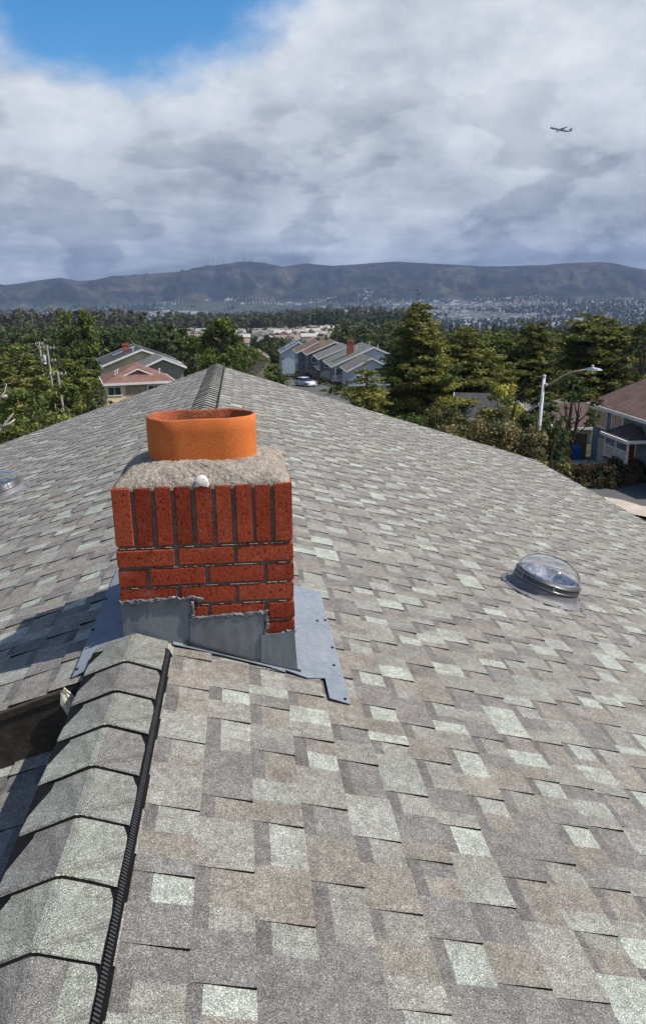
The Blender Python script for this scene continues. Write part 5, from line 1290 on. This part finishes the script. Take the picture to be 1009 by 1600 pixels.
# parked car in front of the row
g = ground(477, 604); car = empty('parked_car', g, 'white hatchback parked before the row of houses', 'car', rz=rad(-62)); TC = Matrix.Translation(g) @ Matrix.Rotation(rad(-62), 4, 'Z')
def cpart(mb, name, par=car, **k): return link(name, mb.mesh(name, T=TC, **k), par)
side = [(-2.2, .35), (-2.25, .75), (-2.1, .95), (-1.2, 1.02), (.9, 1.0), (1.75, .92), (2.2, .75), (2.28, .45), (2.2, .30), (-2.1, .28)]
m_ = MB(); m_.prism([(x, -.88, z) for x, z in side], (0, 1.76, 0), 'car_white'); cpart(m_, 'body', bevel=.05)
cab = [(-2.0, .96), (-1.55, 1.42), (-.7, 1.52), (.2, 1.48), (1.15, .99)]
m_ = MB(); m_.prism([(x, -.74, z) for x, z in cab], (0, 1.48, 0), 'car_glass'); cpart(m_, 'cabin_glass', bevel=.04)
m_ = MB(); m_.hexa([(-1.5, -.70, 1.41), (.15, -.70, 1.46), (.15, .70, 1.46), (-1.5, .70, 1.41), (-1.35, -.62, 1.50), (.05, -.62, 1.53), (.05, .62, 1.53), (-1.35, .62, 1.50)], 'car_white'); cpart(m_, 'roof_panel')
for sx in (-1, 1):
    for x0 in (-.6, .18): m_ = MB(); m_.hexa([(x0, sx * .75, .98), (x0 + .09, sx * .75, .98), (x0 + .09, sx * .765, .98), (x0, sx * .765, .98), (x0 - .1, sx * .745, 1.45), (x0, sx * .745, 1.45), (x0, sx * .76, 1.45), (x0 - .1, sx * .76, 1.45)], 'car_white'); cpart(m_, 'pillar')
    for x in (-1.4, 1.4):
        m_ = MB(); m_.tube([(x, sx * .70, .32), (x, sx * .90, .32)], .32, 'tyre', 16); wl_ = cpart(m_, 'wheel'); m_ = MB(); m_.tube([(x, sx * .901, .32), (x, sx * .915, .32)], .20, 'galv', 12); cpart(m_, 'rim', wl_)
    m_ = MB(); m_.box((2.12, sx * .72 - .14, .66), (2.27, sx * .72 + .14, .80), 'window_glass'); cpart(m_, 'headlight')
    m_ = MB(); m_.box((-2.27, sx * .70 - .14, .74), (-2.12, sx * .70 + .14, .90), 'red_door'); cpart(m_, 'tail_light')
sheet('street', ([gp(430, 590), gp(450, 606), gp(520, 640)], [gp(480, 590), gp(510, 604), gp(590, 640)]), 'asphalt', .06, 14)
for i, (px_, D, yt, w, lb, bs) in enumerate([(466, 158, 578, 9, 'round dark green shrub between the row houses', DEEP), (484, 156, 572, 9, 'reddish shrub before the slate blue house', (.10, .05, .03)), (450, 150, 586, 14, 'low grey green shrub at the street corner', BLUEG), (492, 132, 600, 9, 'small yellow green shrub behind the white car', OLIVE), (504, 130, 590, 8, 'dark shrub beside the brick base', DEEP), (528, 112, 603, 16, 'dark leafy shrub below the porch railing', DEEP), (556, 106, 606, 20, 'broad dark shrub under the low grey roof', GREEN), (578, 100, 600, 16, 'dark bush next to the young cypress', DEEP), (436, 126, 590, 15, 'green bush at the end of the street', GREEN), (508, 118, 610, 12, 'low green shrub on the near side of the street', GREEN)]):
    plant('garden_shrub', shrub, px_, D, yt, lb, 80 + i, hw=w, cat='bush', base=bs, alt=DEEP, n=30, size=.2, dens=1.4)

# ------------------------------------------------------------------ houses across the valley
r = np.random.default_rng(31)
def small_house_mesh(w, d, h_, wallc, roofc, k):
    m_ = MB(); m_.prism([(-w / 2, -d / 2, -2), (w / 2, -d / 2, -2), (w / 2, -d / 2, h_), (0, -d / 2, h_ + w * .22), (-w / 2, -d / 2, h_)], (0, d, 0), 'far_toned', wallc)
    for sx in (-1, 1):
        q = [(sx * (w / 2 + .5), -d / 2 - .5, h_ - .2), (0, -d / 2 - .5, h_ + w * .22 + .02), (0, d / 2 + .5, h_ + w * .22 + .02), (sx * (w / 2 + .5), d / 2 + .5, h_ - .2)]
        m_.hexa([(p[0], p[1], p[2] + .05) for p in q] + [(p[0], p[1], p[2] + .35) for p in q], 'far_toned', roofc)
    m_.box((-w * .3, -d / 2 - .08, 1.2), (-w * .05, -d / 2 - .01, 2.6), 'far_toned', (.03, .035, .04)); m_.box((w * .08, -d / 2 - .08, 1.2), (w * .32, -d / 2 - .01, 2.6), 'far_toned', (.03, .035, .04))
    m_.box((-w / 2 - .08, -d * .3, 1.2), (-w / 2 - .01, -d * .1, 2.6), 'far_toned', (.03, .035, .04)); m_.box((-w / 2 - .08, d * .1, 1.2), (-w / 2 - .01, d * .3, 2.6), 'far_toned', (.03, .035, .04))
    return m_.mesh('valley_house')
WALLS = [(.62, .56, .45), (.70, .68, .62), (.52, .44, .33), (.60, .58, .55), (.66, .56, .42)]; ROOFS = [(.19, .155, .13), (.27, .255, .24), (.15, .145, .145), (.24, .15, .115), (.36, .34, .31)]
HM = [small_house_mesh(r.uniform(8, 11), r.uniform(10, 14), r.uniform(3.2, 5.6), WALLS[i % 5], ROOFS[(i * 3 + i // 5) % 5], i) for i in range(10)]
used = []
def valley(px0, px1, d0, d1, n, label, group):
    c_ = 0; tries = 0
    while c_ < n and tries < 4000:
        tries += 1; D = r.uniform(d0, d1); d = ray(r.uniform(px0, px1), 500); d = d / math.hypot(d[0], d[1]); p_ = CAM + d * D; p_[0] = round(p_[0] / 16) * 16 + r.uniform(-1.5, 1.5); p_[1] = round(p_[1] / 26) * 26 + r.uniform(-2, 2)
        if any(abs(p_[0] - u[0]) < 13 and abs(p_[1] - u[1]) < 16 for u in used): continue
        used.append(p_); o = bpy.data.objects.new('valley_house', HM[int(r.integers(10))]); COL.objects.link(o); o.location = (p_[0], p_[1], hz_(p_[0], p_[1])); o.rotation_euler = (0, 0, r.choice([0, math.pi / 2]) + r.normal() * .05)
        setp(o, label, 'house', group); c_ += 1
valley(425, 545, 470, 860, 150, 'small pale house packed in the neighbourhood below the eucalyptus wood', 'houses of the valley neighbourhood')
valley(232, 425, 480, 860, 75, 'small pale house scattered among dark trees below the wood', 'houses among the valley trees')
valley(545, 640, 560, 860, 30, 'small house half hidden behind trees past the valley neighbourhood', 'houses past the neighbourhood')

wood('garden_trees', scatter(425, 560, 400, 860, 110, r) + scatter(225, 425, 330, 840, 150, r), 'small dark garden trees among the valley houses', (.050, .066, .030), (.075, .085, .040), 4, 8, .7, 30, 6, 5, .5)
wood('lower_wood', scatter(640, 1250, 240, 900, 420, r), 'low dark woodland below the pines towards the far town', (.040, .056, .026), (.062, .074, .030), 5, 9, .8, 34, 4, 6, .45)
# the far town: thousands of houses, read as one mass
def town(n, seed):
    r = np.random.default_rng(seed); V = []; T = []
    px_ = r.uniform(-150, 1180, n * 3); D = np.sqrt(r.uniform(2600 ** 2, 5050 ** 2, n * 3))
    dd = np.array([ray(p, 480) for p in px_]); hd = np.hypot(dd[:, 0], dd[:, 1]); x = CAM[0] + dd[:, 0] / hd * D; y = dd[:, 1] / hd * D
    x = np.round(x / 22) * 22 + r.normal(0, 2, len(x)); y = np.round(y / 34) * 34 + r.normal(0, 3, len(y))
    den_ = fbm(p3(x / 420., y / 420.), 4, 77) + .22 * np.clip((px_ - 420) / 300, 0, 1) + .02 * np.clip((360 - px_) / 300, 0, 1) - .10 * np.clip((D - 4700) / 400, 0, 1)
    k = np.nonzero(den_ > .47)[0][:n]; x, y = x[k], y[k]; z = height(x, y); m_ = len(k)
    w = r.uniform(5, 9, m_); d = r.uniform(6, 11, m_); h_ = r.uniform(3.5, 6.5, m_)
    big_ = r.random(m_) < .022; w[big_] *= r.uniform(3, 7, big_.sum()); d[big_] *= 2.0; h_[big_] *= 1.5
    base = np.array([[.55, .54, .52], [.70, .69, .66], [.42, .37, .32], [.32, .33, .35], [.60, .50, .42]])[r.integers(0, 5, m_)] * r.uniform(.35, .95, m_)[:, None]; base[big_] = .6
    roofc = np.array([[.20, .17, .15], [.30, .29, .28], [.15, .15, .16], [.26, .18, .14]])[r.integers(0, 4, m_)]; roofc = roofc * .75; roofc[big_] = .5
    X0, X1, Ya, Yb = x - w / 2, x + w / 2, y - d / 2, y + d / 2; zb, zt, zp = z - 3, z + h_, z + h_ + w * .18; zp[big_] = zt[big_] + .5; xm = x
    def q(*P): return np.stack([np.stack(p, -1) for p in P], 1)
    Q = [q((X0, Ya, zb), (X1, Ya, zb), (X1, Ya, zt), (X0, Ya, zt)), q((X0, Yb, zb), (X0, Ya, zb), (X0, Ya, zt), (X0, Yb, zt)), q((X1, Ya, zb), (X1, Yb, zb), (X1, Yb, zt), (X1, Ya, zt)),
         q((X0, Ya, zt), (xm, Ya, zp), (xm, Yb, zp), (X0, Yb, zt)), q((xm, Ya, zp), (X1, Ya, zt), (X1, Yb, zt), (xm, Yb, zp)), q((X0, Ya, zt), (X1, Ya, zt), (xm, Ya, zp), (xm, Ya, zp + .01))]
    V = np.concatenate([a.reshape(-1, 3) for a in Q]); T = np.concatenate([base, base, base, roofc, roofc, base])
    o = link('far_town', npmesh('far_town', V, np.arange(len(V)).reshape(-1, 4), 'far_toned', T)); setp(o, 'far town of pale houses spread over the valley floor', None, None, 'stuff')
    return x, y
town(17000, 3)
r = np.random.default_rng(8)
def keep(px_, D, x, y): return float(fbm(p3(np.array([x / 350.]), np.array([y / 350.])), 3, 55)[0]) > (.44 if px_ < 420 else .50)
wood('far_woods', scatter(-150, 1180, 2500, 4950, 4200, r, keep), 'dark groves and street trees scattered through the far town', (.022, .030, .018), (.034, .042, .024), 10, 20, 4.5, 8, 9, 3, .45)

# masts on the mountain top
for i, (px_, hpx) in enumerate([(333, 7), (341, 6), (347, 7), (360, 5), (377, 8), (381, 10), (390, 13), (402, 12), (365, 6), (859, 6)]):
    D = 6090; p_ = on(px_, D); zt = p_[2] + hpx * D / F_PX * 1.1; o = empty('radio_mast', p_, 'thin radio mast standing on the mountain crest', 'mast', 'masts on the mountain crest')
    m_ = MB(); w = 2.0
    for sx in (-1, 1):
        for sy in (-1, 1): m_.tube([(p_[0] + sx * w, p_[1] + sy * w, p_[2] - 4), (p_[0] + sx * .5, p_[1] + sy * .5, zt)], .7, 'galv', 4)
    for t in np.linspace(.1, .9, 6):
        z = p_[2] + (zt - p_[2]) * t; e = w * (1 - t) + .5 * t; m_.box((p_[0] - e - .3, p_[1] - e - .3, z - .3), (p_[0] + e + .3, p_[1] + e + .3, z + .3), 'galv')
    m_.build('lattice', o)

# ------------------------------------------------------------------ airliner
D = 2150; pn = atD(858.5, 199.5, D - 6); pt = atD(891, 206, D + 10); pc = (pn + pt) / 2; L_ = np.linalg.norm(pn - pt)
fx = Vector(pn - pt).normalized(); lat = Vector((0, 0, 1)).cross(fx).normalized(); upv_ = fx.cross(lat)
TP = Matrix((fx, lat, upv_)).transposed().to_4x4(); TP.translation = Vector(pc)
pl = empty('airliner', pc, 'dark twin engine airliner climbing under the clouds', 'aeroplane'); k = L_ / 2
def ap(mb, name, **kk): return link(name, mb.mesh(name, T=TP, **kk), pl)
fr = L_ * .047
m_ = MB(); m_.tube([(k * t, 0, z * fr) for t, z in ((1, -.25), (.97, -.15), (.90, 0), (.7, 0), (-.5, 0), (-.8, .3), (-1, .65))], [fr * q for q in (.12, .5, .9, 1, 1, .7, .15)], 'plane_grey', 14); ap(m_, 'fuselage', smooth=True)
for sy in (-1, 1):
    m_ = MB(); q = [(k * .25, sy * fr * .8, -fr * .5), (-k * .12, sy * fr * .8, -fr * .5), (-k * .34, sy * k * .92, fr * 1.2), (-k * .26, sy * k * .92, fr * 1.2)]; m_.prism(q, (0, 0, fr * .22), 'plane_grey'); ap(m_, 'wing')
    m_ = MB(); m_.tube([(k * .24, sy * k * .32, -fr * 1.0), (k * .20, sy * k * .32, -fr * 1.0), (k * .04, sy * k * .32, -fr * .9)], [fr * .5, fr * .56, fr * .35], 'plane_grey', 10); ap(m_, 'engine', smooth=True)
    m_ = MB(); q = [(-k * .78, sy * fr * .3, fr * .4), (-k * .97, sy * fr * .3, fr * .4), (-k * 1.05, sy * k * .34, fr * .8), (-k * .97, sy * k * .34, fr * .8)]; m_.prism(q, (0, 0, fr * .15), 'plane_grey'); ap(m_, 'tailplane')
m_ = MB(); m_.prism([(-k * .70, -fr * .08, fr * .7), (-k * .96, -fr * .08, fr * .8), (-k * 1.10, -fr * .08, fr * 3.6), (-k * .98, -fr * .08, fr * 3.6)], (0, fr * .16, 0), 'plane_grey'); ap(m_, 'tail_fin')

# ------------------------------------------------------------------ haze
hm = bpy.data.materials.new('haze'); hm.use_nodes = True; nt = hm.node_tree; nt.nodes.clear()
pv = nt.nodes.new('ShaderNodeVolumePrincipled'); pv.inputs['Color'].default_value = (.46, .64, 1.0, 1); pv.inputs['Density'].default_value = 5.2e-5; pv.inputs['Anisotropy'].default_value = .0
mo = nt.nodes.new('ShaderNodeOutputMaterial'); lk(nt, pv.outputs[0], mo.inputs['Volume'])
MATS['haze'] = hm
# the air
hb = MB(); hb.box((-9000, -9000, -150), (9000, 9000, 460), 'haze'); setp(hb.build('haze'), kind='stuff')
SC.cycles.volume_max_steps = 64
print('pieces', len(pieces), 'script done')
